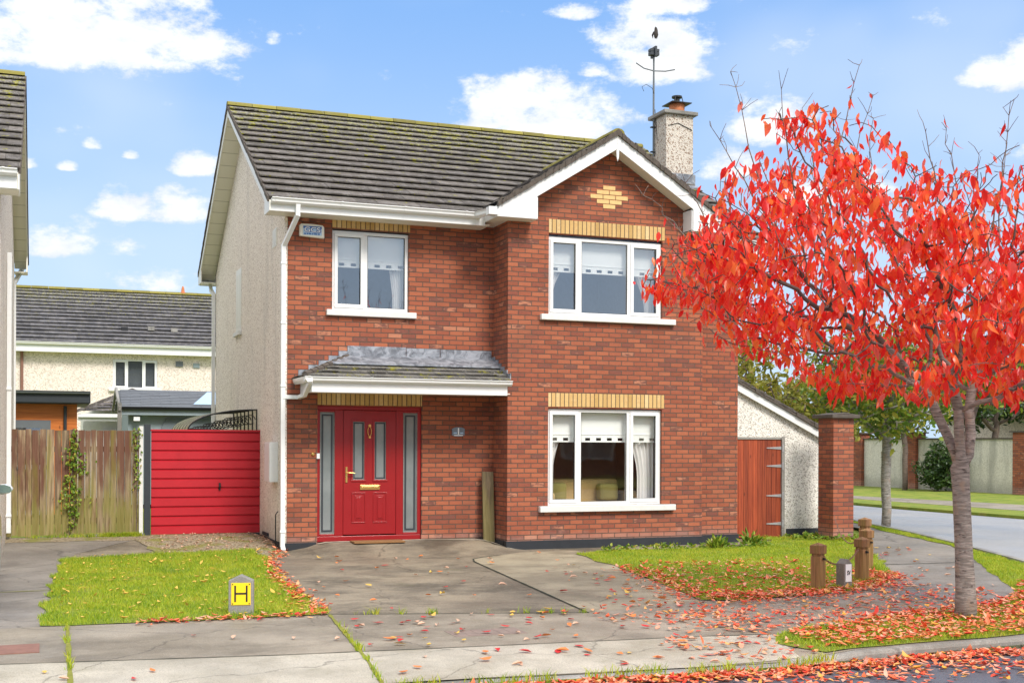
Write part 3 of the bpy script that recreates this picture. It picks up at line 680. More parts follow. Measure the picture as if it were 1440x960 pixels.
MB().prism([(-.19, -.3), (D8, -.3), (D8, 5.05), (RY, RZ-.12), (-.19, 5.05)], 'x', 7.48, 7.602).box(.0, 7.5, D8-.12, D8, -.3, 5.05).build('rear_wall', M['render'], H)
pl = MB(); pl.box(-.045, .455, -.022, .1, -.35, -.01).box(2.145, 3.30, -.022, .1, -.35, -.01).box(3.298, 6.812, -.702, -.56, -.35, -.014).box(3.298, 3.33, -.6, -.02, -.35, -.012).box(6.812, 7.622, -.492, -.3, -.35, -.012).box(-.062, -.02, .10, D8, -.35, -.02)
pl.build('plinth', M['plinth'], H, .006)
# roofs
rf = MB(); slope(rf, (-.36, EY, EZ), (8.0, EY, EZ), (-.36, RY, RZ), (8.0, RY, RZ), .325, .33, .037, 3)
slope(rf, (8.0, 8.35, EZ), (-.36, 8.35, EZ), (8.0, RY, RZ), (-.36, RY, RZ), .325, .33, .03, 4)
rf.quad((-.36, EY, EZ-.02), (8.0, EY, EZ-.02), (8.0, RY, RZ-.02), (-.36, RY, RZ-.02)).quad((-.36, 8.35, EZ-.02), (8.0, 8.35, EZ-.02), (8.0, RY, RZ-.02), (-.36, RY, RZ-.02))
slope(rf, (6.9, -.85, EZ-.4*TAN), (8.0, -.85, EZ-.4*TAN), (6.9, -.45, EZ), (8.0, -.45, EZ), .2, .33, .03, 8)
roof = rf.build('roof', M['tile'], H)
ridge_caps(MB(), (-.37, RY, RZ+.02), (8.0, RY, RZ+.02), .12).build('ridge_tiles', M['ridge'], roof, smooth=False)
GX, GZ, GK = 5.055, 6.46, .625
gl_, gr_ = 3.02, 7.09
gf = MB(); ez = GZ-(GX-gl_)*GK; yb = EY+(GZ-EZ)/TAN
slope(gf, (gl_, -1.0, ez), (gl_, -.40, ez), (GX, -1.0, GZ), (GX, yb, GZ), .325, .30, .028, 5)
slope(gf, (gr_, -.40, ez), (gr_, -1.0, ez), (GX, yb, GZ), (GX, -1.0, GZ), .325, .30, .028, 6)
gf.quad((gl_, -1.0, ez-.012), (gl_, -.4, ez-.012), (GX, yb, GZ-.012), (GX, -1.0, GZ-.012)).quad((gr_, -1.0, ez-.012), (gr_, -.4, ez-.012), (GX, yb, GZ-.012), (GX, -1.0, GZ-.012))
groof = gf.build('gable_roof', M['tile_gable'], H)
ridge_caps(MB(), (GX, -1.03, GZ+.01), (GX, yb, GZ+.01), .11).build('ridge_tiles', M['ridge'], groof)
# rough mortared verge along the front gable edge
vg = MB(); vr = random.Random(5)
for sgn, xe in ((-1, gl_), (1, gr_)):
    n = 60
    for i in range(n):
        a, b = i/n, (i+1)/n; x0 = GX+(xe-GX)*a; x1 = GX+(xe-GX)*b; z0 = GZ-abs(x0-GX)*GK; z1 = GZ-abs(x1-GX)*GK
        o = vr.uniform(-.012, .012); st = .03*(1-((i*(GX-gl_)/n/.325*1.17) % 1))
        vg.prism([(x0, z0-.055+o*.5), (x1, z1-.055+o*.5), (x1, z1+.012+st+o), (x0, z0+.012+st+o)], 'y', -1.035+o*.6, -.97)
vg.build('verge_mortar', M['verge'], groof)
for X in (-.375, 8.0):
    vg = MB()
    for (y0, y1) in ((EY, RY), (8.35, RY)):
        n = 15
        for i in range(n):
            a, b = i/n, (i+1)/n; ya, yb_ = y0+(y1-y0)*a, y0+(y1-y0)*b; za = EZ+(RZ-EZ)*a; zb = EZ+(RZ-EZ)*b; o = vr.uniform(-.006, .006)
            vg.prism([(ya, za-.05), (yb_, zb-.05), (yb_, zb+.012+o), (ya, za+.036+o)], 'x', X-.004+o, X+.03)
    vg.build('verge_mortar', M['verge'], roof)
# bargeboards, soffits
bb = MB()
def bargepoly(y0, z0, y1, z1, d): return [(y0, z0-.045), (y1, z1-.045), (y1, z1-.045-d), (y0, z0-.045-d)]
bb.prism(bargepoly(EY+.02, EZ, RY, RZ, .15), 'x', -.358, -.335); bb.prism(bargepoly(8.33, EZ, RY, RZ, .15), 'x', -.358, -.335)
bb.prism([(EY-.02, EZ-.03), (EY+.28, EZ+.12), (EY+.42, EZ+.02), (EY+.42, EZ-.18), (EY-.02, EZ-.18)], 'x', -.3582, -.3352)
bb.prism([(8.37, EZ-.03), (8.05, EZ+.12), (7.9, EZ+.02), (7.9, EZ-.22), (8.37, EZ-.22)], 'x', -.3582, -.3352)
bb.prism(bargepoly(EY+.02, EZ, RY, RZ, .15), 'x', 7.96, 7.985)
bb.builds('bargeboard', M['cream'], roof, .004)
sf = MB()
sf.prism([(EY+.1, EZ-.10), (RY, RZ-.17), (RY, RZ-.185), (EY+.1, EZ-.115)], 'x', -.336, -.03); sf.prism([(8.25, EZ-.10), (RY, RZ-.17), (RY, RZ-.185), (8.25, EZ-.115)], 'x', -.336, -.03)
sf.box(-.336, 3.1, EY+.02, .01, EZ-.165, EZ-.15).box(7.05, 8.0, EY-.3, -.44, EZ-.33, EZ-.31).box(-.336, 0, 7.9, 8.35, EZ-.222, EZ-.205)
sf.builds('soffit', M['soffit'], roof)
MB().box(-.336, 3.02, EY, EY+.022, EZ-.175, EZ-.01).box(-.336, 8, 8.33, 8.352, EZ-.235, EZ-.01).box(7.09, 8.0, -.87, -.85, EZ-.44, EZ-.22).builds('fascia', M['white'], roof, .004)
gu = MB(); gutter(gu, -.33, 2.93, EY, EZ+.01, .06, clips=.98); gu.build('gutter', M['white'], roof); gu = MB(); gutter(gu, 7.09, 7.98, -.87, EZ-.2, .06); gu.build('gutter', M['white'], roof)
# short angled return of the gutter towards the gable
gu = MB()
prof = [(0, 0), (0, -.08), (.055, -.087), (.09, -.06), (.097, -.02), (.115, 0)]
A, B_ = Vector((2.90, EY-.0, EZ+.01)), Vector((3.00, -.86, EZ+.01))
for P_ in (A, B_):
    for a, b in prof: gu.v.append((P_.x-a, P_.y-(a*.6 if P_ is A else 0), P_.z+b))
n6 = len(prof); gu.f += [(k, k+1, k+1+n6, k+n6) for k in range(n6-1)]+[tuple(range(n6)), tuple(range(n6, 2*n6))]
gu.box(2.885, 3.06, -1.0, -.86, EZ-.09, EZ+.03)
gu.build('gutter', M['white'], groof)
# gable boards
gb = MB(); d = .235; yf = -.995
zt = lambda x: GZ-.03-abs(x-GX)*GK
for s, xe in ((-1, gl_), (1, gr_)):
    xb = GX+s*1.375; xo = GX+s*(GX-gl_)
    pts = [(GX, zt(GX)), (xo, zt(xo)), (xo, 4.985), (xb, 4.985), (xb, zt(xb)-d), (GX, zt(GX)-d)]
    gb.prism(pts, 'y', yf, yf+.022)
gb.box(GX-.012, GX+.012, yf-.008, yf, zt(GX)-d-.17, zt(GX)-.01).prism([(GX-.025, zt(GX)-d-.02), (GX+.025, zt(GX)-d-.02), (GX+.02, zt(GX)-d-.13), (GX, zt(GX)-d-.2), (GX-.02, zt(GX)-d-.13)], 'y', yf-.01, yf+.01)
gb.box(gl_, gl_+.02, yf+.022, -.44, 4.985, zt(gl_)).box(gr_-.02, gr_, yf+.022, -.44, 4.985, zt(gr_))
gb.box(GX-1.375, GX-1.355, yf+.022, -.68, 4.985, zt(GX-1.375)-d).box(GX+1.355, GX+1.375, yf+.022, -.68, 4.985, zt(GX+1.375)-d)
gb.build('bargeboard', M['white'], groof, .004)
gs = MB()
for s in (-1, 1):
    xb = GX+s*1.375; z0_ = zt(GX)-d+.03; z1_ = zt(xb)-d+.03
    gs.add([(GX, yf+.02, z0_), (xb, yf+.02, z1_), (xb, -.66, z1_), (GX, -.66, z0_), (GX, yf+.02, z0_+.015), (xb, yf+.02, z1_+.015), (xb, -.66, z1_+.015), (GX, -.66, z0_+.015)], [(0, 1, 2, 3), (4, 5, 6, 7), (0, 1, 5, 4), (2, 3, 7, 6)])
gs.box(gl_+.02, GX-1.355, yf+.022, .0, 4.99, 5.005).box(GX+1.355, gr_-.02, yf+.022, -.4, 4.99, 5.005)
gs.builds('soffit', M['cream'], groof)
# chimney
CX0, CX1, CY0, CY1 = 7.45, 8.03, 1.85, 2.40
ch = MB().box(CX0, CX1, CY0, CY1, 5.2, 7.72).build('chimney', M['chimney'], H, .01)
MB().box(CX0-.07, CX1+.07, CY0-.07, CY1+.07, 7.72, 7.79).build('chimney_cap', M['conc_post'], ch, .012)
MB().lathe([(.15, 0), (.145, .1), (.155, .2), (.13, .21), (.12, .21)], (7.83, 2.13, 7.79)).build('chimney_pot', M['pot'], ch, smooth=True)
MB().box(7.62, 8.04, 1.92, 2.34, 7.985, 8.0).lathe([(.055, 0), (.055, .12), (.1, .12), (.1, .15), (.03, .17)], (7.83, 2.13, 8.0)).tube([(7.74, 2.04, 8.0), (7.76, 2.06, 8.12)], .008).tube([(7.92, 2.04, 8.0), (7.90, 2.06, 8.12)], .008).build('chimney_cowl', M['black'], ch)
fl = MB(); rzf = lambda y: EZ+(y-EY)*TAN
fl.box(CX0-.03, CX1+.03, CY0-.035, CY0, rzf(CY0)-.05, rzf(CY0)+.2)
fl.prism([(CY0-.15, rzf(CY0-.15)+.04), (CY1, rzf(CY1)+.04), (CY1, rzf(CY1)+.2), (CY0-.03, rzf(CY0)+.2)], 'x', CX0-.03, CX0-.002)
fl.add([(CX0-.12, CY0-.28, rzf(CY0-.28)+.045), (CX1, CY0-.28, rzf(CY0-.28)+.045), (CX1, CY0, rzf(CY0)+.045), (CX0-.12, CY0, rzf(CY0)+.045), (CX0-.12, CY1, rzf(CY1)+.045), (CX0, CY1, rzf(CY1)+.045), (CX0, CY0, rzf(CY0)+.046)], [(0, 1, 2, 3), (3, 6, 5, 4)])
fl.build('lead_flashing', M['lead'], ch)
# lintels and brick motif
for (x0, x1, z0, z1, y, lab) in ((.688, 1.925, 4.82, 5.035, 0, 0), (.469, 2.13, 2.095, 2.30, 0, 0), (4.008, 6.07, 4.85, 5.065, -.68, 0), (4.008, 6.07, 2.10, 2.315, -.68, 0)):
    MB().box(x0, x1, y-.006, y+.10, z0, z1).build('lintel', M['yellow'], H)
mo = MB(); cz = 5.485; mz = .075
for r_i, n in enumerate((1, 2, 3, 2, 1)):
    z = cz+(r_i-2.5)*mz
    for k in range(n):
        x = 5.06+(k-n/2)*.225; mo.box(x+.006, x+.219, -.686, -.6, z+.006, z+.069)
mo.build('brick_motif', M['yellow_flat'], H)
# windows
w1 = window(H, .688, 1.909, 3.56, 4.785, .05, [1.22], (0,), .44, M['glass_up'], [(1.6, 1.88, 1.72, 1.88, 3.7)], sill=(.593, 2.02, -.07, .06, 3.465, 3.555), lab='two pane upstairs window over the porch')
w2 = window(H, 4.008, 6.034, 3.56, 4.80, -.63, [4.568, 5.45], (0, 2), .43, M['glass_up'], [(4.06, 4.55, 4.06, 4.18, 3.9), (5.5, 5.98, 5.84, 5.98, 3.7)], sill=(3.86, 6.25, -.755, -.62, 3.465, 3.555), lab='three pane upstairs window in the gable')
w3 = window(H, 4.008, 6.034, .53, 2.065, -.63, [4.568, 5.45], (0, 2), .34, M['glass'], [(4.06, 4.42, 4.06, 4.2, 1.1), (5.5, 6.0, 5.72, 6.0, .95)], sill=(3.85, 6.26, -.76, -.62, .43, .525), lab='three pane ground floor window of the living room')
for o_ in (w1, w2, w3): pass
room_box(H, .3, 2.6, .13, 3.2, 2.95, 4.95, M['room_up']); room_box(H, 3.5, 6.7, -.55, 3.2, 2.95, 4.95, M['room_up']); room_box(H, 3.5, 6.7, -.55, 2.4, .05, 2.5, M['room'])
# recessed window in the gable wall
sw = MB().box(-.02, -.012, 4.37, 4.92, 3.62, 4.70).build('window', M['white'], H)
MB().box(-.048, -.041, 4.33, 4.96, 3.58, 4.74).build('reveal', M['cream'], sw); MB().box(-.052, -.048, 4.42, 4.88, 3.68, 4.64).build('glass', M['soffit'], sw)
MB().box(-.10, -.042, 4.28, 5.0, 3.50, 3.575).build('window_sill', M['sill'], sw, .006)
# front door set
fd = MB(); y = .035
fd.box(.469, 2.13, y, y+.075, -.01, .075).box(.469, 2.13, y, y+.075, 2.02, 2.08).box(.469, .515, y, y+.075, .075, 2.02).box(.744, .879, y, y+.075, .075, 2.02).box(1.723, 1.84, y, y+.075, .075, 2.02).box(2.07, 2.13, y, y+.075, .075, 2.02)
fd.box(.515, .744, y+.002, y+.07, .075, .11).box(.515, .744, y+.002, y+.07, 1.985, 2.02).box(1.84, 2.07, y+.002, y+.07, .075, .11).box(1.84, 2.07, y+.002, y+.07, 1.985, 2.02)
D = fd.build('front_door', M['door_red'], H, .008)
def frame_rect(mb, x0, x1, z0, z1, w, y0, y1):
    mb.box(x0, x1, y0, y1, z0, z0+w).box(x0, x1, y0, y1, z1-w, z1).box(x0, x0+w, y0, y1, z0+w, z1-w).box(x1-w, x1, y0, y1, z0+w, z1-w)
lf = MB(); wall_holes(lf, .884, 1.718, .095, 2.012, [(1.03, 1.215, .94, 1.845), (1.375, 1.56, .94, 1.845)], .04, .085)
for (a, b) in ((1.03, 1.215), (1.375, 1.56)): frame_rect(lf, a-.028, b+.028, .912, 1.873, .03, .028, .05)
for (a, b) in ((1.012, 1.235), (1.355, 1.578)):
    frame_rect(lf, a, b, .27, .745, .018, .03, .045)
    lf.prism([(a+.05, .32), (b-.05, .32), (b-.05, .695), (a+.05, .695)], 'y', .034, .045); lf.prism([(a+.072, .345), (b-.072, .345), (b-.072, .67), (a+.072, .67)], 'y', .026, .034)
lf.build('door_leaf', M['door_red'], D, .005)
gl = MB().box(1.03, 1.215, .055, .06, .94, 1.845).box(1.375, 1.56, .055, .06, .94, 1.845); gl.builds('door_glass', M['frosted'], D)
MB().box(.515, .744, .06, .066, .11, 1.985).box(1.84, 2.07, .06, .066, .11, 1.985).builds('sidelight_glass', M['frosted'], D)
lb = MB()
for (a, b, c, e, w) in ((1.043, 1.202, .955, 1.83, .02), (1.388, 1.547, .955, 1.83, .02), (.545, .715, .145, 1.95, .024), (1.87, 2.04, .145, 1.95, .024)): frame_rect(lb, a, b, c, e, w, .05, .054)
lb.build('leaded_border', M['dkgrey'], D)
frs = MB()
for (a, b, c, e) in ((1.03, 1.215, .94, 1.845), (1.375, 1.56, .94, 1.845), (.515, .744, .11, 1.985), (1.84, 2.07, .11, 1.985)): frame_rect(frs, a+.002, b-.002, c+.002, e-.002, .008, .04, .055)
frs.build('glazing_bead', M['conc_post'], D)
MB().box(1.146, 1.458, .024, .04, .785, .86).box(1.17, 1.434, .018, .024, .805, .84).build('letterbox', M['brass'], D, .004)
MB().box(.915, .945, .026, .04, .90, 1.14).tube([(.93, .026, 1.05), (.93, -.012, 1.05), (.96, -.018, 1.05), (1.05, -.014, 1.045)], .009).build('handle', M['brass'], D)
kn = MB().lathe([(.022, 0), (.026, .01), (.012, .02)], (1.295, .02, 1.78), 'y'); kn.tube([(1.295+.034*math.sin(t)*(.7 if k < 6 else 1), .02, 1.69+.075*math.cos(t)) for k, t in enumerate([i*math.pi/5 for i in range(11)])], .008, 6, False); kn.lathe([(.018, 0), (.02, .012), (.008, .02)], (1.295, .02, 1.60), 'y')
kn.build('knocker', M['brass'], D)
# porch canopy
PC = MB(); cy = -.86
slope(PC, (.10, cy, 2.475), (3.30, cy, 2.475), (.95, 0, 2.82), (3.30, 0, 2.82), .20, .25, .024, 12, .006)
slope(PC, (.10, 0, 2.475), (.10, cy, 2.475), (.95, 0, 2.82), (.95, -.001, 2.82), .20, .25, .024, 13, .006)
can = PC.build('porch_canopy', M['tile_canopy'], H)
hp = MB()
for i in range(8):
    a, b = i/8, (i+1)/8; p = Vector((.10+.85*a, cy*(1-a), 2.50+.345*a)); q = Vector((.10+.85*b, cy*(1-b), 2.49+.345*b))
    hp.tube([p, q], [.055, .048], 6)
hp.build('hip_tiles', M['verge'], can)
ld = MB().box(.93, 1.86, -.022, -.002, 2.80, 3.01).box(1.87, 2.42, -.02, -.002, 2.795, 3.0).box(2.43, 3.29, -.022, -.002, 2.79, 2.995)
ld.add([(.93, -.004, 2.875), (3.3, -.004, 2.875), (3.3, -.40, 2.725), (.52, -.40, 2.725), (3.3, -.40, 2.70), (.52, -.40, 2.70)], [(0, 1, 2, 3), (3, 2, 4, 5)]).add([(.93, -.004, 2.875), (.52, -.40, 2.725), (.50, -.004, 2.70)], [(0, 1, 2)])
for i in range(5):
    x0 = .17+i*.155; ld.box(x0, x0+.158, -.012-.001*i, -.002, 2.50+i*.066, 2.62+i*.076)
for i in range(6):
    y0 = -.83+i*.14; ld.box(3.302-.001*i, 3.318, y0, y0+.145, 2.49+i*.057, 2.60+i*.06)
ld.build('lead_flashing', M['lead'], can)
MB().box(.20, 3.25, cy+.0, cy+.022, 2.25, 2.43).box(.20, .222, cy+.022, 0, 2.25, 2.43).build('fascia', M['white'], can, .004)
MB().box(.222, 3.30, cy+.022, -.001, 2.27, 2.285).build('soffit', M['cream'], can)
gu = MB(); gutter(gu, .08, 3.30, cy, 2.475, .055, clips=.93)
gu.prism([(.195, 2.475), (.195, 2.40), (.12, 2.39), (.09, 2.43), (.08, 2.475)], 'y', cy-.1, 0.0)
gu.build('gutter', M['white'], can)
pp = MB(); squarepipe(pp, [(.17, -.9, 2.40), (.17, -.5, 2.22), (.17, -.06, 2.2)], .03)
squarepipe(pp, [(.17, -.055, 2.2), (-.06, -.055, 2.2)], .03); pp.build('waste_pipe', M['white'], can, .006)
# downpipes
dp = MB(); squarepipe(dp, [(.06, EY-.04, EZ-.08), (.06, EY-.02, EZ-.2)], .034); squarepipe(dp, [(.06, EY-.03, EZ-.22), (-.065, -.04, EZ-.62)], .033)
squarepipe(dp, [(-.07, -.045, EZ-.62), (-.07, -.045, -.12)], .034)
for z in (4.2, 2.35, .15, 3.3): dp.box(-.112, -.028, -.088, -.0, z, z+.035)
squarepipe(dp, [(-.07, -.045, -.06), (-.07, -.12, -.11)], .034)
dp.build('downpipe', M['white'], H, .006)
rp = MB(); squarepipe(rp, [(-.12, 8.35, EZ-.1), (-.12, 8.1, EZ-.35), (-.09, 7.93, EZ-.45), (-.09, 7.93, 0)], .034); rp.build('downpipe', M['white'], H)
MB().box(-.066, -.042, 1.3, 1.8, .0, .05).build('vent', M['plinth'], H)
# vent grille
vgm = MB()
for i in range(9): vgm.box(-.056, -.042, .68, 1.0, 4.62+i*.028, 4.636+i*.028)
vgm.box(-.05, -.041, .66, 1.02, 4.60, 4.88); vgm.build('air_vent', M['cream'], H)
MB().box(-.17, -.042, .50, .98, .90, 1.52).box(-.176, -.17, .52, .96, .92, 1.50).build('meter_box', M['white'], H, .01)
MB().tube([(-.07, .35, .45), (-.07, .38, .44), (-.09, .42, .40), (-.09, .42, -.12)], .009).build('cable', M['black'], H)
# alarm box
al = MB().prism([(.168, 4.645), (.55, 4.625), (.548, 4.80), (.52, 4.825), (.36, 4.838), (.20, 4.835), (.17, 4.815)], 'y', -.075, -.002).build('alarm_box', M['cream'], H, .015)
MB().box(.222, .505, -.079, -.074, 4.665, 4.80).build('face', M['sign_pale'], al); MB().box(.222, .505, -.081, -.079, 4.765, 4.80).build('band', M['sign_blue'], al)
text_mesh('lettering', 'GCS', .105, (.365, -.083, 4.74), (math.pi/2, 0, 0), M['sign_blue'], al, .002, .0075, sx=1.25)
text_mesh('lettering', 'GCS', .105, (.361, -.0865, 4.743), (math.pi/2, 0, 0), M['sign_white'], al, .001, .001, sx=1.25)
ab = MB()
for i, (x, w) in enumerate(((.235, .03), (.275, .022), (.305, .04), (.355, .02), (.385, .05), (.445, .03))): ab.box(x, x+w, -.081, -.079, 4.672, 4.692)
ab.build('small_print', M['sign_blue'], al)
# number plaque, bell
pq = MB().prism([(2.63+.0, 1.64), (2.68, 1.622), (2.735, 1.618), (2.79, 1.622), (2.84, 1.64), (2.84, 1.745), (2.79, 1.765), (2.735, 1.77), (2.68, 1.765), (2.63, 1.745)], 'y', -.018, -.002).build('number_plaque', M['slate'], H)
text_mesh('numeral', '1', .14, (2.735, -.021, 1.70), (math.pi/2, 0, 0), M['sign_white'], pq, .002, .003)
MB().box(2.66, 2.81, -.021, -.018, 1.632, 1.645).build('border', M['sign_white'], pq); MB().box(2.655, 2.71, -.0205, -.018, 1.668, 1.685).box(2.765, 2.815, -.0205, -.018, 1.668, 1.685).builds('decoration', M['sign_pale'], pq)
MB().lathe([(.03, 0), (.026, -.02), (.012, -.03)], (.40, -.002, 1.34), 'y').build('bell_push', M['brass'], H)
MB().box(.455, .50, -.03, .03, 1.27, 1.35).build('door_chime', M['sign_white'], H)
# sofa in the living room
so = thing('sofa', 'tan fabric sofa seen through the ground floor window', 'sofa', (5.0, .1, .08))
MB().box(4.35, 5.75, .35, .55, .1, .92).build('backrest', M['sofa'], so, .06); MB().box(4.3, 5.8, -.25, .35, .1, .55).build('seat', M['sofa'], so, .06)
MB().box(4.12, 4.32, -.28, .55, .1, .72).box(5.78, 5.95, -.28, .55, .1, .72).builds('armrest', M['sofa'], so, .05); MB().box(4.35, 4.7, .12, .34, .56, .86).box(5.3, 5.65, .12, .34, .56, .84).builds('cushion', M['cushion'], so, .05)
# door mat
dm = MB().box(.95, 1.75, -.42, -.12, hz(1.3, -.27)-.0, hz(1.3, -.2)+.025).build('doormat', M['mat_coir'], None, .006); tag(dm, 'worn brown coir doormat lying before the red front door', 'doormat')
# leaning plank
pk = MB().obox((3.19, -.17, .50), (.095, 0, 0), (0, .018, 0), (0, .045, .56)); pk.v = [tuple(v) for v in pk.v]
pko = pk.build('timber_plank', M['plank'], None, .004); tag(pko, 'weathered upright timber plank propped in the corner beside the brick bay', 'plank')
# aerial
ae = thing('tv_aerial', 'thin grey television aerial mast strapped to the side of the chimney', 'aerial', (7.42, 2.3, 6.9))
MB().tube([(7.42, 2.3, 7.0), (7.42, 2.3, 9.0)], .019, 8).build('mast', M['grey'], ae)
ar = MB().tube([(7.02+.0, 2.25, 8.73), (7.2, 2.28, 8.66), (7.42, 2.3, 8.64), (7.66, 2.28, 8.655), (7.85, 2.25, 8.70)], .013, 6); ar.build('dipole', M['grey'], ae)
MB().box(7.33, 7.51, 2.24, 2.36, 8.93, 8.99).box(7.33, 7.51, 2.24, 2.36, 9.0, 9.05).box(7.40, 7.44, 2.2, 2.4, 8.90, 9.09).build('head', M['dkgrey'], ae)
MB().box(7.36, 7.5, 2.27, 2.33, 7.08, 7.10).box(7.36, 7.5, 2.27, 2.33, 7.55, 7.57).builds('bracket', M['dkgrey'], ae)
MB().tube([(7.42, 2.28, 8.2), (7.38, 2.28, 8.3), (7.25, 2.28, 8.36), (7.16, 2.28, 8.3), (7.2, 2.28, 8.22)], .005, 5).tube([(7.44, 2.28, 7.9), (7.45, 2.2, 7.3), (7.5, 1.84, 7.5), (7.7, 1.84, 7.56), (8.0, 1.84, 7.45)], .007, 5).build('cable', M['black'], ae)
bd = thing('bird', 'small dark bird hovering just above the aerial mast', 'bird', (7.46, 2.3, 9.33))
MB().tube([(7.45, 2.3, 9.26), (7.455, 2.3, 9.30), (7.46, 2.3, 9.36), (7.465, 2.3, 9.42), (7.455, 2.29, 9.46), (7.44, 2.28, 9.48)], [.008, .03, .045, .035, .026, .006], 8).build('body', M['bird'], bd, smooth=True)
MB().tube([(7.48, 2.3, 9.40), (7.51, 2.33, 9.35), (7.50, 2.34, 9.27)], [.02, .02, .004], 6).tube([(7.44, 2.33, 9.40), (7.42, 2.36, 9.34), (7.43, 2.36, 9.28)], [.018, .018, .004], 6).build('wing', M['bird'], bd, smooth=True)
# ---------------------------------------------------------------- gate and fence
gt = thing('garage_gate', 'red ribbed up-and-over steel gate between the fence and the house', 'gate', (-.93, 2.2, -.03))
gm = MB(); n = 11; z0, z1 = .0, 1.69; h = (z1-z0)/n; pr = [(2.24, z0)]
for i in range(n):
    a = z0+i*h; pr += [(2.195, a+.004), (2.195, a+h-.03), (2.222, a+h-.016), (2.222, a+h-.004)]
pr += [(2.24, z1)]
gm.prism(pr, 'x', -1.80, -.035); gm.build('panel', M['gate_red'], gt)
MB().box(-1.81, -.03, 2.185, 2.25, 1.69, 1.72).build('top_rail', M['gate_red'], gt)
MB().box(-1.815, -.03, 2.19, 2.25, -.045, -.005).build('bottom_rail', M['dkgrey'], gt)
MB().box(-.032, -.004, 2.18, 2.25, -.1, 1.74).box(-1.91, -1.815, 2.16, 2.26, -.12, 1.80).builds('gate_post', M['dkgrey'], gt)
MB().box(-.72, -.69, 2.17, 2.2, .72, .84).lathe([(.02, 0), (.02, -.03), (.008, -.04)], (-.705, 2.17, .78), 'y').build('handle', M['black'], gt)
MB().box(-1.99, -1.93, 2.17, 2.25, -.1, 1.77).build('white_post', M['sill'], gt)
fn = thing('timber_fence', 'weathered vertical board fence stained brown and green beside the red gate', 'fence', (-3.0, 2.2, -.05))
fb = MB(); x = -4.0; fr_ = random.Random(4)
while x < -2.0:
    w = fr_.uniform(.085, .125); o = fr_.uniform(-.012, .012); fb.box(x, min(x+w-.006, -1.995), 2.18+o, 2.202+o, .02+fr_.uniform(-.02, .02), 1.70+fr_.uniform(-.012, .012)); x += w
fb.build('boards', M['fence'], fn)
MB().box(-4.0, -1.995, 2.22, 2.27, 1.35, 1.44).box(-4.0, -1.995, 2.22, 2.27, .2, .29).builds('rail', M['fence'], fn)
MB().box(-2.85, -1.92, 2.14, 2.215, -.16, .03).box(-4.0, -2.85, 2.19, 2.215, -.16, .0).builds('gravel_board', M['conc_post'], fn)
# ivy
def leafmesh(name, P, Ndir, L, Wd, m, parent, droop=None, shape='ovate', seed=3):
    """numpy leaf cloud. P: positions of the stalk end, Ndir: direction of the blade, L lengths"""
    rs = np.random.RandomState(seed); n = len(P); P = np.asarray(P); d = np.asarray(Ndir, float); d /= np.linalg.norm(d, axis=1)[:, None]+1e-9
    rv = rs.normal(size=(n, 3)); s = np.cross(d, rv); s /= np.linalg.norm(s, axis=1)[:, None]+1e-9; nn = np.cross(s, d)
    L = np.asarray(L)[:, None]; Wd = np.asarray(Wd)[:, None]; cur = rs.uniform(-.35, .35, (n, 1)); fold = rs.uniform(.15, .5, (n, 1))
    st = [(0, .12), (.28, .95), (.6, .85), (1.0, .02)]; V = []; cur = cur*1.5
    for (a, w) in st:
        c = P+d*L*a+nn*L*cur*a*a
        V.append(c-s*Wd*w*.5+nn*Wd*w*fold*.5); V.append(c); V.append(c+s*Wd*w*.5+nn*Wd*w*fold*.5)
    V = np.stack(V, 1).reshape(-1, 3); k = len(st)*3; F = []
    base = np.arange(n)[:, None]*k
    for r in range(len(st)-1):
        for c in range(2):
            q = r*3+c; F.append(base+np.array([[q, q+1, q+4, q+3]]))
    F = np.concatenate(F, 0)
    me = bpy.data.meshes.new(name); me.vertices.add(len(V)); me.vertices.foreach_set('co', V.ravel().astype(np.float32))
    me.loops.add(F.size); me.polygons.add(len(F)); me.loops.foreach_set('vertex_index', F.ravel().astype(np.int32))
    me.polygons.foreach_set('loop_start', (np.arange(len(F))*4).astype(np.int32)); me.polygons.foreach_set('loop_total', np.full(len(F), 4, np.int32))
    me.update(calc_edges=True); me.validate()
    return link(name, me, m, parent)
iv = thing('ivy', 'green ivy trailing down the middle of the board fence', 'climbing plant', (-3.0, 2.15, 0))
P = []
for i in range(400):
    z = rnd.choice((rnd.uniform(.05, 1.72), rnd.gauss(1.2, .2), rnd.gauss(.6, .17)))
    z = min(max(z, .05), 1.72); c = -3.02+.09*math.sin(z*3.1)+(.10 if z > 1 else -.06); w = .05+.10*math.exp(-((z-1.2)/.22)**2)+.13*math.exp(-((z-.6)/.18)**2)
    P.append((c+rnd.gauss(0, w*.6), 2.16-rnd.random()*.09*(w*6), z))
leafmesh('leaves', P, [(rnd.gauss(0, .6), -.5, -1) for _ in P], [rnd.uniform(.03, .06) for _ in P], [rnd.uniform(.03, .05) for _ in P], M['ivy_leaf'], iv)
MB().tube([(-3.06, 2.165, 0), (-2.95, 2.165, .5), (-3.05, 2.165, .9), (-2.9, 2.165, 1.4), (-3.0, 2.165, 1.72)], .009, 5).build('stem', M['bark_dark'], iv)
P = [(-2.02+rnd.gauss(0, .03), 2.15, rnd.uniform(.75, 1.75)) for _ in range(90)]
ivs = thing('ivy', 'thin ivy strand at the right end of the board fence beside the gate', 'climbing plant', (-2.02, 2.15, 0))
leafmesh('leaves', P, [(rnd.gauss(0, .6), -.5, -1) for _ in P], [.045]*90, [.035]*90, M['ivy_leaf'], ivs)
MB().tube([(-2.03, 2.165, .05), (-2.02, 2.165, .9), (-2.03, 2.165, 1.72)], .007, 5).build('stem', M['bark_dark'], ivs)
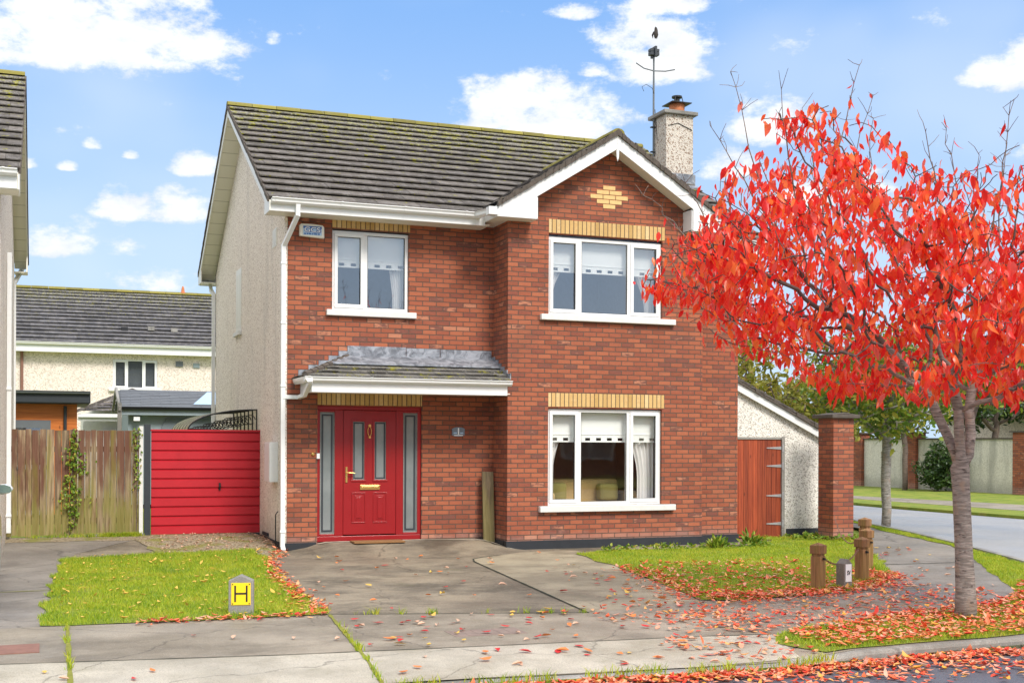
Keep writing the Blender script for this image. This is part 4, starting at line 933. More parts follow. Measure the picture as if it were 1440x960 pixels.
# side door awning with wrought brackets
aw = thing('door_awning', 'curved pale polycarbonate awning with black scroll brackets on the side wall', 'awning', (-.04, 3.3, 1.8))
def arc(k): a = k*math.pi/2; return (-.04-1.15*math.sin(a), 2.08-.36*(1-math.cos(a)))
mb = MB(); nA = 12
for i in range(nA):
    a, b = arc(i/nA), arc((i+1)/nA); mb.add([(a[0], 2.5, a[1]), (b[0], 2.5, b[1]), (b[0], 5.2, b[1]), (a[0], 5.2, a[1])], [(0, 1, 2, 3)])
mb.build('canopy_sheet', M['poly'], aw)
for yy in (2.5, 2.95, 3.4, 3.85, 4.3, 4.75, 5.2):
    b = MB().tube([(arc(i/nA)[0], yy, arc(i/nA)[1]-.012) for i in range(nA+1)], .012, 6).tube([(-.05, yy, 2.06), (-.05, yy, 1.3)], .012, 6)
    for k in range(4):
        cx, cz, rr = -.16-.2*k, 1.90-.05*k, .085-.008*k
        b.tube([(cx+rr*math.cos(t), yy, cz+rr*math.sin(t)*.9) for t in [j*.6 for j in range(10)]], .009, 5)
    b.tube([(-.05, yy, 1.32), (-.3, yy, 1.55), (-.7, yy, 1.72), (-1.15, yy, 1.74)], .010, 6)
    b.build('bracket', M['black'], aw)
# ---------------------------------------------------------------- lean-to store
ls = thing('lean_to_shed', 'white pebbledashed lean-to shed with sloping roof and red board door', 'shed', (8.7, 1.2, G))
sy = .15; zr = lambda x: 2.80-(x-7.6)*.478
wm = MB(); wall_holes(wm, 7.6, 9.75, -.3, 1.66, [(7.72, 8.95, -.16, 1.642)], sy, sy+.12)
wm.prism([(7.6, 1.66), (9.75, 1.66), (9.75, zr(9.75)-.08), (7.6, zr(7.6)-.08)], 'y', sy, sy+.12)
wm.box(9.63, 9.75, sy+.12, 3.6, -.3, 1.6).box(7.6, 9.75, 3.6, 3.7, -.3, 1.6); wm.build('wall', M['render_white'], ls)
rm = MB(); slope(rm, (9.88, 3.75, zr(9.88)), (9.88, .02, zr(9.88)), (7.61, 3.75, zr(7.61)), (7.61, .02, zr(7.61)), .3, .3, .028, 21, .008)
rm.quad((9.88, .02, zr(9.88)-.01), (7.61, .02, zr(7.61)-.01), (7.61, 3.75, zr(7.61)-.01), (9.88, 3.75, zr(9.88)-.01)); lr = rm.build('roof', M['tile_gable'], ls)
MB().prism([(7.6, zr(7.6)-.035), (9.9, zr(9.9)-.035), (9.9, zr(9.9)-.19), (7.6, zr(7.6)-.19)], 'y', .06, .085).build('bargeboard', M['white'], lr, .004)
vg = MB()
for i in range(24):
    a = 7.6+2.28*i/24; b = a+2.28/24; o = vr.uniform(-.012, .014); vg.prism([(a, zr(a)-.05), (b, zr(b)-.05), (b, zr(b)+.025+o), (a, zr(a)+.035+o)], 'y', .02+o, .07)
vg.build('verge_mortar', M['verge'], lr)
MB().box(8.99, 9.755, sy-.02, sy+.05, -.3, .005).build('plinth', M['plinth'], ls)
sd_ = MB(); x = 7.73; br = random.Random(3)
while x < 8.88: sd_.box(x, min(x+.092, 8.89), sy+.02, sy+.045, -.135, 1.60); x += .097
sdo = sd_.build('door', M['shed_door'], ls); MB().box(8.895, 8.955, sy-.01, sy+.06, -.15, 1.655).box(7.70, 8.895, sy+.0, sy+.06, 1.605, 1.64).build('door_frame', M['conc_post'], sdo)
for z in (.10, .60, 1.13, 1.52-.07):
    MB().prism([(8.90, z-.028), (8.90, z+.028), (8.60, z+.008), (8.58, z), (8.60, z-.008)], 'y', sy+.008, sy+.02).box(8.895, 8.93, sy-.018, sy-.01, z-.07, z+.07).build('strap_hinge', M['galv'], sdo)
# pillar
pi_ = thing('brick_pillar', 'tall red brick pillar with concrete cap in front of the white shed', 'pillar', (9.44, -.68, G))
MB().box(9.24, 9.66, -.9, -.46, -.3, 1.97).build('shaft', M['brick'], pi_, .004)
MB().box(9.16, 9.74, -.98, -.38, 1.97, 2.035).prism([(9.19, 2.035), (9.71, 2.035), (9.45, 2.07)], 'y', -.95, -.41).build('cap', M['verge'], pi_, .012)
# ---------------------------------------------------------------- posts and chain
def post(x, y, h, label, rot=.78):
    t = thing('wooden_post', label, 'post', (x, y, G), 'wooden bollard posts along the corner lawn')
    mb = MB(); s = .062; mb.box(-s, s, -s, s, -.1, h-.14); mb.box(-s*.86, s*.86, -s*.86, s*.86, h-.14, h-.115); mb.box(-s*1.12, s*1.12, -s*1.12, s*1.12, h-.115, h-.02)
    mb.add([(-s*1.12, -s*1.12, h-.02), (s*1.12, -s*1.12, h-.02), (s*1.12, s*1.12, h-.02), (-s*1.12, s*1.12, h-.02), (0, 0, h+.012)], [(0, 1, 4), (1, 2, 4), (2, 3, 4), (3, 0, 4)])
    o = mb.build('shaft', M['post'], None, .006); o.parent = t
    e = MB().lathe([(.012, 0), (.012, .03), (.02, .03), (.02, .04)], (0, -s-.03, h-.17), 'y', 8).build('chain_eye', M['black'], None); e.parent = t
    t.rotation_euler = (0, 0, rot+rnd.uniform(-.1, .1)); return t
post(4.76, -6.81, .545, 'wooden post nearest the camera on the corner lawn, left of the small concrete marker', .5)
post(5.79, -6.24, .545, 'dark brown wooden post second along, just right of the small concrete marker', .3)
post(6.73, -5.1, .55, 'wooden post third along, half hidden behind the dark brown second post', .3)
post(7.50, -4.05, .62, 'wooden post farthest along the corner lawn, mossy top showing nearest the brick pillar', .3)
def chain(a, b, sag, label):
    a, b = Vector(a), Vector(b); n = 34; mb = MB(); prev = None
    for i in range(n+1):
        s = i/n; p = a.lerp(b, s); p.z -= sag*4*s*(1-s)
        if prev is not None:
            c = (p+prev)/2; d = (p-prev); L = d.length*.62; d.normalize(); q = Vector((-d.y, d.x, 0)).normalized() if i % 2 else Vector((0, 0, 1))
            mb.tube([c+d*L*math.cos(t)+q*.011*math.sin(t) for t in [k*math.pi/4 for k in range(9)]], .0035, 5, False)
        prev = p
    o = mb.build('chain', M['rust'], None); tag(o, label, 'chain')
chain((4.84, -6.78, .24), (5.72, -6.27, .26), .13, 'rusty chain hanging between the two nearest wooden posts')
chain((7.50, -4.0, .27), (9.24, -.92, .30), .30, 'rusty chain hanging between the farthest wooden post and the brick pillar')
chain((6.73, -5.05, .27), (7.50, -4.1, .27), .10, 'rusty chain hanging between the third and farthest wooden posts')
chain((5.85, -6.2, .26), (6.7, -5.16, .27), .12, 'rusty chain hanging between the second and third wooden posts')
def marker(x, y, w, h, dp_, rot, label, cm=M['conc_post']):
    t = thing('marker_post', label, 'marker post', (x, y, G))
    mb = MB().prism([(-w/2, -.1), (w/2, -.1), (w/2, h-.055), (0, h), (-w/2, h-.055)], 'y', -dp_/2, dp_/2)
    o = mb.build('shaft', cm, None, .008); o.parent = t; t.rotation_euler = (0, 0, rot); return t
mk = marker(-1.66, -6.60, .235, .40, .11, -.22, 'low concrete marker with yellow H plate at the front edge of the left lawn')
pt = MB().box(-.09, .09, -.062, -.055, .115, .325).build('plate', M['plate_yellow'], None); pt.parent = mk
lt = MB().box(-.062, -.046, -.0645, -.062, .145, .30).box(.046, .062, -.0645, -.062, .145, .30).box(-.046, .046, -.0645, -.062, .215, .232).build('letter', M['black'], None); lt.parent = pt
sc_ = MB()
for a in (-.078, .078):
    for b in (.128, .312): sc_.lathe([(.006, 0), (.006, -.003)], (a, -.062, b), 'y', 8)
sc_ = sc_.build('screw', M['black'], None); sc_.parent = pt
mk2 = marker(5.15, -6.76, .13, .36, .13, 0.15, 'small concrete marker with white lettered plate standing between two wooden posts', M['conc_dark'])
pt = MB().box(-.045, .045, -.071, -.066, .10, .30).build('plate', M['sign_white'], None); pt.parent = mk2
tx = text_mesh('letter', 'SV', .07, (.002, -.073, .20), (math.pi/2, 0, 0), M['black'], None, .001, .0015, sx=.72); tx.parent = pt
# covers in the path
mh = MB().box(-3.95, -3.46, -8.15, -7.72, G, G+.0135); mo_ = mh.build('drain_cover', M['rust'], None); tag(mo_, 'flat rusty rectangular drain cover in the footpath at the left edge', 'drain cover')
mh = MB()
for i in range(6): mh.box(-.1+i*.1, -.03+i*.1, -8.5, -8.22, G, G+.0105)
mh.box(-.13, .53, -8.53, -8.19, G, G+.0088); mo_ = mh.build('drain_cover', M['cover'], None); tag(mo_, 'small rusty stop valve cover set in the middle of the footpath below the driveway', 'drain cover')
# ---------------------------------------------------------------- trees
def colonize(root, trunk, attr, step=.11, infl=.9, kill=.16, iters=160, seed=1):
    """grow a branching skeleton from the trunk points towards attractor points"""
    rs = np.random.RandomState(seed)
    nodes = [np.array(p, float) for p in trunk[0]]; par = [-1]+list(range(len(trunk[0])-1))
    for st in trunk[1:]:
        k = st[0]
        for p in st[1]: nodes.append(np.array(p, float)); par.append(k); k = len(nodes)-1
    A = np.array(attr); N = np.array(nodes); near = np.full(len(A), 1e9); idx = np.zeros(len(A), int)
    d = np.linalg.norm(A[:, None]-N[None], axis=2); idx = d.argmin(1); near = d.min(1)
    for it in range(iters):
        act = near < infl*(1 if it > 6 else 3)
        if not act.any(): break
        new = []; newpar = []
        for i in np.unique(idx[act]):
            v = A[act & (idx == i)]-N[i]; v /= np.linalg.norm(v, axis=1)[:, None]+1e-9
            dd = v.mean(0)+rs.normal(size=3)*.14
            if np.linalg.norm(dd) < 1e-3: continue
            dd /= np.linalg.norm(dd); new.append(N[i]+dd*step); newpar.append(i)
        if not new: break
        new = np.array(new); b = len(N); N = np.vstack([N, new]); par += newpar
        d = np.linalg.norm(A[:, None]-new[None], axis=2); j = d.argmin(1); dm = d.min(1)
        up = dm < near; near[up] = dm[up]; idx[up] = b+j[up]
        keep = near > kill; A, near, idx = A[keep], near[keep], idx[keep]
        if len(A) == 0 or len(N) > 9000: break
    return N, par
def skeleton_mesh(N, par, rtip=.0035, expo=2.3, rscale=1.0, minr=0):
    n = len(N); ch = [[] for _ in range(n)]
    for i, p in enumerate(par):
        if p >= 0: ch[p].append(i)
    r = np.zeros(n)
    for i in range(n-1, -1, -1):
        r[i] = rtip if not ch[i] else (sum(r[c]**expo for c in ch[i]))**(1/expo)
    r *= rscale; mb = MB(); seen = set()
    starts = [0]
    while starts:
        s = starts.pop(); chain = [s] if par[s] < 0 else [par[s], s]; cur = s
        while ch[cur]:
            nxt = max(ch[cur], key=lambda c: r[c])
            for c in ch[cur]:
                if c != nxt: starts.append(c)
            chain.append(nxt); cur = nxt
        rr = [r[c] for c in chain]
        if par[s] >= 0: rr[0] = min(rr[0], rr[1]*1.25)
        if max(rr) < minr: continue
        seg = 10 if rr[0] > .05 else 7 if rr[0] > .015 else 4
        pts = [N[c] for c in chain]
        if len(pts) > 1: mb.tube(pts, rr, seg)
    return mb, r, ch
TB = np.array([4.78, -9.15, G]); Rv = np.array([.933, -.36, 0]); Fv = np.array([.36, .933, 0])
ta = [-3.3, -2.95, -2.65, -2.35, -2.1, -1.56, -1.1, -.75, -.2, .27, .8, 1.5, 2.2, 2.7]
tt = [3.4, 3.6, 3.85, 4.3, 4.9, 4.95, 4.7, 4.35, 4.2, 4.4, 4.5, 4.4, 3.9, 3.3]
tb = [3.3, 3.0, 2.8, 2.55, 2.4, 2.22, 2.03, 1.96, 1.92, 1.95, 2.03, 2.2, 2.6, 3.0]
rs = np.random.RandomState(5); att = []
while len(att) < 2500:
    a = rs.uniform(-3.0, 2.6); b = rs.uniform(-2.1, 2.1); c = (a+.25)/2.8; q = 1-c*c*.6-(b/2.15)**2
    if q < 0: continue
    q = math.sqrt(q); zt_ = np.interp(a, ta, tt); zb_ = np.interp(a, ta, tb); mid = zb_+(zt_-zb_)*.30
    z = rs.uniform(mid-(mid-zb_)*min(1, q*1.3), mid+(zt_-mid)*q)
    att.append(TB+Rv*a+Fv*b+np.array([0, 0, z-G]))
def W_(a, b, z): return tuple(TB+Rv*a+Fv*b+np.array([0, 0, z-G]))
tr0 = [W_(0, 0, G-.1), W_(0, 0, .1), W_(-.02, 0, .5), W_(-.035, .01, .9), W_(-.05, 0, 1.12), W_(-.06, 0, 1.30)]
T = [tr0, (5, [W_(-.10, .02, 1.44), W_(-.16, .05, 1.60), W_(-.24, .1, 1.80), W_(-.33, .12, 2.02)]), (5, [W_(-.07, -.05, 1.42), W_(-.1, -.08, 1.62), W_(-.13, -.15, 1.84), W_(-.22, -.22, 2.1)]),
     (5, [W_(.04, .04, 1.42), W_(.08, .1, 1.62), W_(.1, .2, 1.85), W_(.16, .28, 2.1)])]
N, par = colonize(None, T, att, .10, .8, .15, 150, 3)
mb, rad, ch = skeleton_mesh(N, par, .0038, 2.42, 1.0)
k_ = .092/rad[2]
rad2 = rad*np.where(rad > .02, k_, 1+(k_-1)*np.clip(rad/.02, 0, 1))
def skel_from(N, par, ch, r):
    mb = MB(); starts = [0]
    while starts:
        s = starts.pop(); chain = [s] if par[s] < 0 else [par[s], s]; cur = s
        while ch[cur]:
            nxt = max(ch[cur], key=lambda c: r[c]); starts += [c for c in ch[cur] if c != nxt]; chain.append(nxt); cur = nxt
        rr = [r[c] for c in chain]
        if par[s] >= 0: rr[0] = min(rr[0], rr[1]*1.25)
        if len(chain) > 1: mb.tube([N[c] for c in chain], rr, 12 if rr[0] > .05 else 7 if rr[0] > .015 else 4)
    return mb
rad2 = np.maximum(rad2, .0028)
rad2 *= .90; rad2[6:] = np.minimum(rad2[6:], .047); rad2[5] = rad2[4]*1.08; rad2[0] = .115; rad2[1] = .096
CT = thing('cherry_tree', 'cherry tree with blazing red autumn leaves and smooth grey trunk on the corner verge', 'tree', tuple(TB))
trunk = skel_from(N, par, ch, rad2)
# bare whips above the crown
whips = MB(); LP = []; LD = []
tips = [(-2.22, .2, 5.15, -1.5), (-1.12, -.3, 5.05, -1.45), (-.85, .2, 4.9, -1.3), (-1.9, -.5, 4.75, -1.5), (-.5, -.2, 4.55, -.3), (-.1, .3, 4.6, -.1), (.35, -.2, 4.75, .1), (.55, .4, 4.5, .3), (-2.75, .1, 4.1, -2.2), (-2.5, -.4, 4.45, -1.9), (1.1, 0, 4.8, .9), (-1.45, .5, 4.85, -1.4), (.15, .1, 4.3, .1), (1.7, .2, 4.6, 1.4), (-3.05, .2, 3.95, -2.4), (-.75, .5, 4.75, -.8)]
for (a, b, z, ra) in tips:
    s = np.array(W_(ra, b*.5, 3.1)); e = np.array(W_(a, b, z)); i = np.linalg.norm(N-s, axis=1).argmin(); s = N[i]
    mid = (s+e)/2+rs.normal(size=3)*.07; pts = []
    for t in np.linspace(0, 1, 12): pts.append((1-t)**2*s+2*t*(1-t)*mid+t*t*e+rs.normal(size=3)*.012)
    whips.tube(pts, list(np.linspace(.0105, .003, 12)), 5)
    for t in range(4, 12):
        for q in range(rs.randint(1, 4)):
            d = rs.normal(size=3)*.55+np.array([0, 0, .7]); d /= np.linalg.norm(d); L = rs.uniform(.04, .2)
            whips.tube([pts[t], pts[t]+d*L*.5+rs.normal(size=3)*.008, pts[t]+d*L], [.0038, .003, .0022], 3)
            if rs.rand() < .95-t*.075: LP.append(pts[t]+d*L*rs.uniform(.2, 1)); LD.append((rs.normal()*.3, rs.normal()*.3, -1))
whips.v += [tuple(v) for v in ()]
tk = trunk.build('trunk', M['bark_cherry'], CT, smooth=True)
whips.build('bare_shoots', M['bark_dark'], CT)
# knots and scars on the trunk
kn_ = MB()
for i in range(26):
    z = rs.uniform(.1, 1.35); th = rs.uniform(0, 6.28); r0 = .093; c = TB+np.array([math.cos(th)*r0, math.sin(th)*r0, z-G]); t_ = np.array([-math.sin(th), math.cos(th), 0])
    w = rs.uniform(.015, .05); kn_.tube([c-t_*w+np.array([-math.cos(th), -math.sin(th), 0])*w*.25, c+np.array([0, 0, .004]), c+t_*w+np.array([-math.cos(th), -math.sin(th), 0])*w*.25], [.003, .008, .003], 5)
kn_.builds('bark_scar', M['bark_dark'], tk)
for i in range(len(N)):
    if rad[i] > .014 or N[i][2] < 1.9: continue
    z = N[i][2]; aa = (N[i]-TB)@Rv; top = np.interp(aa, ta, tt); f = 1-.84*sst(top-1.15, top+.1, z); w_ = math.sin(N[i][0]*4.1+1.3)*math.sin(N[i][1]*3.7)*math.sin(z*5.3+N[i][0]*1.7); f *= max(.06, .80+2.0*w_)
    k = rs.poisson(5.7*f)
    for _ in range(k):
        o = rs.normal(size=3)*np.array([.06, .06, .045]); LP.append(N[i]+o); LD.append((rs.normal()*.30, rs.normal()*.30, -1+abs(rs.normal())*.2))
print('cherry nodes', len(N), 'leaves', len(LP))
n = len(LP); LL = rs.uniform(.065, .140, n)
leafmesh('foliage', np.array(LP), LD, LL, LL*rs.uniform(.32, .50, n), M['red_leaf'], CT, seed=8)
def leafy(name, label, loc, h, trunk_h, R, zc, rz, nleaf, ls, m, bark, r0=.09, lean=(0, 0), seed=1, group=None, natt=420, hang=.4, cat='tree'):
    rs = np.random.RandomState(seed); L = np.array([loc[0], loc[1], G]); t = thing(name, label, cat, tuple(L), group); A = []
    clumps = [(rs.normal(size=3)*np.array([R*.45, R*.45, rz*.4]), rs.uniform(.35, .62)) for _ in range(11)]
    while len(A) < natt:
        c, q = clumps[rs.randint(len(clumps))]; p = c+rs.normal(size=3)*np.array([R, R, rz])*q*.55
        if (p[0]**2+p[1]**2)/R**2+(p[2]/rz)**2 < 1.15: A.append(L+np.array([lean[0], lean[1], zc-G])+p)
    k = 5; tr = [[tuple(L+np.array([lean[0]*.3*(i/k)+rs.normal()*.02, lean[1]*.3*(i/k), -.1+(trunk_h+.1)*i/k])) for i in range(k+1)]]
    N, par = colonize(None, tr, A, R*.07+.06, R*.9, R*.10+.05, 60, seed)
    mb, r, ch = skeleton_mesh(N, par, .006, 2.5); kk = r0/r[1]; r = np.maximum(r*kk, .004)
    skel_from(N, par, ch, r).build('trunk', bark, t, smooth=True)
    cand = np.array([i for i in range(len(N)) if N[i][2] > trunk_h*.8+G and r[i] < r0*.45]); P = N[rs.choice(cand, nleaf)]+rs.normal(size=(nleaf, 3))*R*.085
    D_ = rs.normal(size=(nleaf, 3)); D_[:, 2] = D_[:, 2]*.6-hang; LL = rs.uniform(.6, 1.15, nleaf)*ls
    leafmesh('foliage', P, D_, LL, LL*rs.uniform(.4, .6, nleaf), m, t, seed=seed)
    return t
leafy('street_tree', 'young green street tree with mottled pale trunk on the verge right of the brick pillar', (13.43, 3.01), 4.3, 1.75, 1.75, 2.95, 1.25, 5200, .15, M['green_leaf'], M['bark_pale'], .10, seed=2)
leafy('street_tree', 'green street tree with its trunk hidden behind the red cherry trunk', (12.05, -.85), 4, 1.8, 1.1, 2.85, .8, 1500, .14, M['green_leaf'], M['bark_dark'], .075, lean=(.5, .2), seed=3)
leafy('small_tree', 'slim dark trunked tree against the far brick pier beyond the side road', (26.3, 18.3), 4, 1.9, 1.5, 3.0, 1.1, 2000, .2, M['green_leaf'], M['bark_dark'], .10, seed=4)
leafy('garden_tree', 'yellow green tree rising just behind the roof of the white lean-to shed', (11.3, 6.0), 4, 1.3, 1.7, 2.6, 1.6, 5200, .15, M['yellow_leaf'], M['bark_dark'], .09, seed=5)
leafy('garden_tree', 'olive green tree farther back between the shed and the side road', (15.8, 9.0), 4, 1.3, 1.7, 2.3, 1.2, 3200, .17, M['yellow_leaf'], M['bark_dark'], .09, seed=6)
leafy('garden_tree', 'dark leaved tree over the far boundary wall behind the red crown', (29.5, 17.3), 4, 1.6, 2.2, 3.6, 1.5, 3600, .22, M['dark_leaf'], M['bark_dark'], .12, seed=7)
leafy('garden_tree', 'pale green tree behind the far wall towards the right edge', (31, 10.5), 4, 2.2, 1.6, 4.3, .9, 1600, .22, M['green_leaf'], M['bark_dark'], .12, seed=8)
leafy('garden_tree', 'tall green tree beyond the far boundary wall, left of the dark one', (31, 25.5), 5, 2, 3.0, 4.2, 2.3, 4500, .26, M['yellow_leaf'], M['bark_dark'], .14, seed=12)
leafy('bush', 'round evergreen bush against the far boundary wall', (26.7, 17.0), 1.6, .2, .85, .75, .85, 3600, .14, M['dark_leaf'], M['bark_dark'], .05, seed=9, hang=.0, cat='bush')
# ---------------------------------------------------------------- grass
def inpoly(P, poly):
    x, y = P[:, 0], P[:, 1]; ins = np.zeros(len(P), bool); n = len(poly); j = n-1
    for i in range(n):
        xi, yi = poly[i]; xj, yj = poly[j]
        c = ((yi > y) != (yj > y)) & (x < (xj-xi)*(y-yi)/((yj-yi) if yj != yi else 1e-9)+xi); ins ^= c; j = i
    return ins
def scatter(poly, n, seed):
    rs = np.random.RandomState(seed); a = np.array(poly); lo, hi = a.min(0), a.max(0); out = []
    while sum(map(len, out)) < n:
        P = rs.uniform(lo, hi, (n, 2)); out.append(P[inpoly(P, poly)])
    return np.vstack(out)[:n]
def vhz(P): return np.array([hz(x, y) for x, y in P])
def blades(name, P, h, w, m, label, seed, z0=.012, parent=None):
    rs = np.random.RandomState(seed); n = len(P); z = vhz(P)+z0; base = np.column_stack([P, z])
    th = rs.uniform(0, 6.28, n); s = np.column_stack([np.cos(th), np.sin(th), 0*th]); H_ = (h*rs.uniform(.45, 1.25, n))[:, None]; w_ = w*rs.uniform(.6, 1.3, (n, 1))
    ld = rs.normal(size=(n, 3))*.45; ld[:, 2] = 0; up = np.array([[0, 0, 1]])
    V = np.stack([base-s*w_/2, base+s*w_/2, base+up*H_*.6+ld*H_*.4+s*w_*.35, base+up*H_*.6+ld*H_*.4-s*w_*.35, base+up*H_*.95+ld*H_*1.1], 1).reshape(-1, 3)
    b = np.arange(n)[:, None]*5; F4 = b+np.array([[0, 1, 2, 3]]); F3 = b+np.array([[3, 2, 4]])
    me = bpy.data.meshes.new(name); me.vertices.add(len(V)); me.vertices.foreach_set('co', V.ravel().astype(np.float32))
    L = np.concatenate([F4, F3], 1).ravel(); me.loops.add(len(L)); me.loops.foreach_set('vertex_index', L.astype(np.int32)); me.polygons.add(2*n)
    st = (np.arange(n)[:, None]*7+np.array([[0, 4]])).ravel(); me.polygons.foreach_set('loop_start', st.astype(np.int32)); me.polygons.foreach_set('loop_total', np.tile([4, 3], n).astype(np.int32))
    me.update(calc_edges=True); o = link(name, me, m, parent)
    if parent is None: tag(o, label, 'grass', kind='stuff')
    return o
def thin(P, lo=.35):
    f = .5+.5*np.sin(P[:, 0]*5.1+np.sin(P[:, 1]*3.3)*2)*np.sin(P[:, 1]*4.3+np.sin(P[:, 0]*2.7)*2); return P[np.random.RandomState(1).rand(len(P)) < lo+(1-lo)*f**.6]
PL = thin(scatter(wavy(LAWNL, .07), 74000, 1)); blades('lawn_grass', PL, .040, .0055, M['grass'], 'bright green grass of the small lawn left of the driveway', 2)
PR = thin(scatter(wavy(LAWNR, .08), 84000, 3), .25); blades('lawn_grass', PR, .032, .006, M['grass'], 'yellowish grass of the corner lawn right of the driveway', 4)
near = [p for p in VERGE]
PV = thin(scatter(wavy(VERGE, .04, .3), 76000, 5)); blades('verge_grass', PV, .038, .006, M['grass'], 'grass of the verge strip between footpath and kerb under the red tree', 6)
# tufts: gutter weeds, joints, base of fence, posts
tp = []
rs = np.random.RandomState(9)
def tuft(x, y, r, n): 
    for _ in range(n): tp.append((x+rs.normal()*r, y+rs.normal()*r))
for x in np.arange(-1.1, 2.4, .11):
    if rs.rand() < .75: tuft(x, -10.19-.1*(x > -.5)-.1*(x > 1), .035, rs.randint(6, 50))
for i in range(22): tuft(-3.9+rs.rand()*1.9, 2.08, .045, 40)
for i in range(14): tuft(-2.8+rs.rand()*.85, 2.06, .04, 60)
for (x, y) in ((-1.66, -6.6), (4.76, -6.81), (5.79, -6.24), (6.73, -5.1), (5.15, -6.76), (4.78, -9.15)):
    for k in range(10): t_ = k*.63; tuft(x+.12*math.cos(t_), y+.1*math.sin(t_), .03, 26)
for i in range(16): s = rs.rand(); tuft(-.85+2.4*s, -6.82-.72*s, .02, rs.randint(3, 22))
for i in range(16): tuft(-1.2+.34*(s := rs.rand()), -10.1+3.2*s, .015, 10)
for i in range(10): tuft(-3.25, -9.9+3.1*rs.rand(), .015, 10)
for i in range(10): tuft(9.24+rs.rand()*.45, -.95, .05, 60)
for i in range(12): tuft(8.3+rs.rand()*1.5, .0, .05, 22)
blades('grass_tufts', np.array(tp), .075, .008, M['grass'], 'loose tufts of grass and weeds along joints, kerb and fence foot', 7, .0)
# edging plants along the bay
def plants(name, cat, label, poly, n, ls, m, seed, hgt=.12):
    P = scatter(poly, n, seed); rs = np.random.RandomState(seed); z = vhz(P)+.02+rs.rand(n)*hgt
    d = np.column_stack([rs.normal(size=n), rs.normal(size=n), rs.uniform(-.2, .8, n)])
    o = leafmesh(name, np.column_stack([P, z]), d, rs.uniform(.5, 1.2, n)*ls, rs.uniform(.4, .7, n)*ls, m, None, seed=seed); tag(o, label, cat, kind='stuff')
plants('edging_plants', 'ground cover', 'low leafy edging plants along the strip below the bay window', wavy([(4.5, -1.65), (5.2, -1.5), (6.5, -1.62), (7.6, -1.55), (7.7, -1.35), (6.4, -1.35), (5.2, -1.2), (4.6, -1.35)], .09), 330, .07, M['ivy_leaf'], 31, .06)
plants('edging_plants', 'ground cover', 'low leafy weeds at the foot of the shed wall and brick pillar', wavy([(8.6, -.35), (9.2, -1.05), (9.75, -1.1), (9.9, -.5), (9.1, -.1), (8.9, -.2)], .08), 330, .08, M['ivy_leaf'], 32, .08)
for (x, y, s, lb) in ((6.55, -1.55, .13, 'leafy green weed at the lawn edge below the bay, left one of two'), (7.35, -1.3, .17, 'leafy green weed at the lawn edge, right one of two, nearest the shed')):
    t = thing('weed_plant', lb, 'plant', (x, y, G)); P = [(x+rnd.gauss(0, s*.5), y+rnd.gauss(0, s*.4), G+.02+abs(rnd.gauss(0, s*.4))) for _ in range(90)]
    leafmesh('leaves', P, [(p[0]-x, p[1]-y, .12) for p in P], [.1]*90, [.045]*90, M['ivy_leaf'], t); MB().tube([(x, y, G-.02), (x, y, G+.08)], .008, 5).build('stem', M['bark_dark'], t)
# ---------------------------------------------------------------- fallen leaves
def litter(name, P, m, label, seed, lo=.04, hi=.10, dz=.016):
    rs = np.random.RandomState(seed); n = len(P); d = rs.normal(size=(n, 3)); d[:, 2] *= .16; z = np.array([(hz(x, y) if y > -10.22-.0*x or x > 2 and y > -10.2 else -.235) for x, y in P])
    z = np.where(road_mask(P), -.232, z); z = z+dz+rs.uniform(0, .012, n); L = lo+(hi-lo)*rs.beta(2, 2.2, n)*1.15
    o = leafmesh_flat(name, np.column_stack([P, z]), d, L, L*rs.uniform(.38, .6, n), m, seed); tag(o, label, 'fallen leaves', kind='stuff'); return o
KA = np.array(KERB)
def road_mask(P):
    P = np.atleast_2d(P); ky = np.interp(P[:, 0], KA[:14, 0], KA[:14, 1]); return P[:, 1] < ky-.005
def leafmesh_flat(name, P, d, L, Wd, m, seed):
    rs = np.random.RandomState(seed); n = len(P); d = d/np.linalg.norm(d, axis=1)[:, None]; up = np.array([0, 0, 1.])+rs.normal(size=(n, 3))*.22
    s = np.cross(d, up); s /= np.linalg.norm(s, axis=1)[:, None]; nn = np.cross(s, d); L = L[:, None]; Wd = Wd[:, None]; cur = rs.uniform(-.3, 1.3, (n, 1)); fold = rs.uniform(-.1, .8, (n, 1))
    V = []
    for a, w in ((0, .1), (.3, .95), (.65, .8), (1, .03)):
        c = P+d*L*a+nn*L*cur*(a-.5)**2
        V += [c-s*Wd*w*.5+nn*Wd*w*fold*.5, c, c+s*Wd*w*.5+nn*Wd*w*fold*.5]
    V = np.stack(V, 1).reshape(-1, 3); F = np.concatenate([np.arange(n)[:, None]*12+np.array([[r*3+c, r*3+c+1, r*3+c+4, r*3+c+3]]) for r in range(3) for c in range(2)], 0)
    me = bpy.data.meshes.new(name); me.vertices.add(len(V)); me.vertices.foreach_set('co', V.ravel().astype(np.float32)); me.loops.add(F.size); me.polygons.add(len(F))
    me.loops.foreach_set('vertex_index', F.ravel().astype(np.int32)); me.polygons.foreach_set('loop_start', (np.arange(len(F))*4).astype(np.int32)); me.polygons.foreach_set('loop_total', np.full(len(F), 4, np.int32)); me.update(calc_edges=True)
    return link(name, me, m)
rs = np.random.RandomState(21)
def band(pts, n, w, bias=0):
    pts = np.array(pts, float); seg = np.linalg.norm(np.diff(pts, axis=0), axis=1); cum = np.concatenate([[0], np.cumsum(seg)]); s = rs.rand(n)*cum[-1]
    x = np.interp(s, cum, pts[:, 0]); y = np.interp(s, cum, pts[:, 1]); g = rs.normal(size=(n, 2))*w; return np.column_stack([x, y])+g
VN = [p for p in VERGE if p[1] < -5]
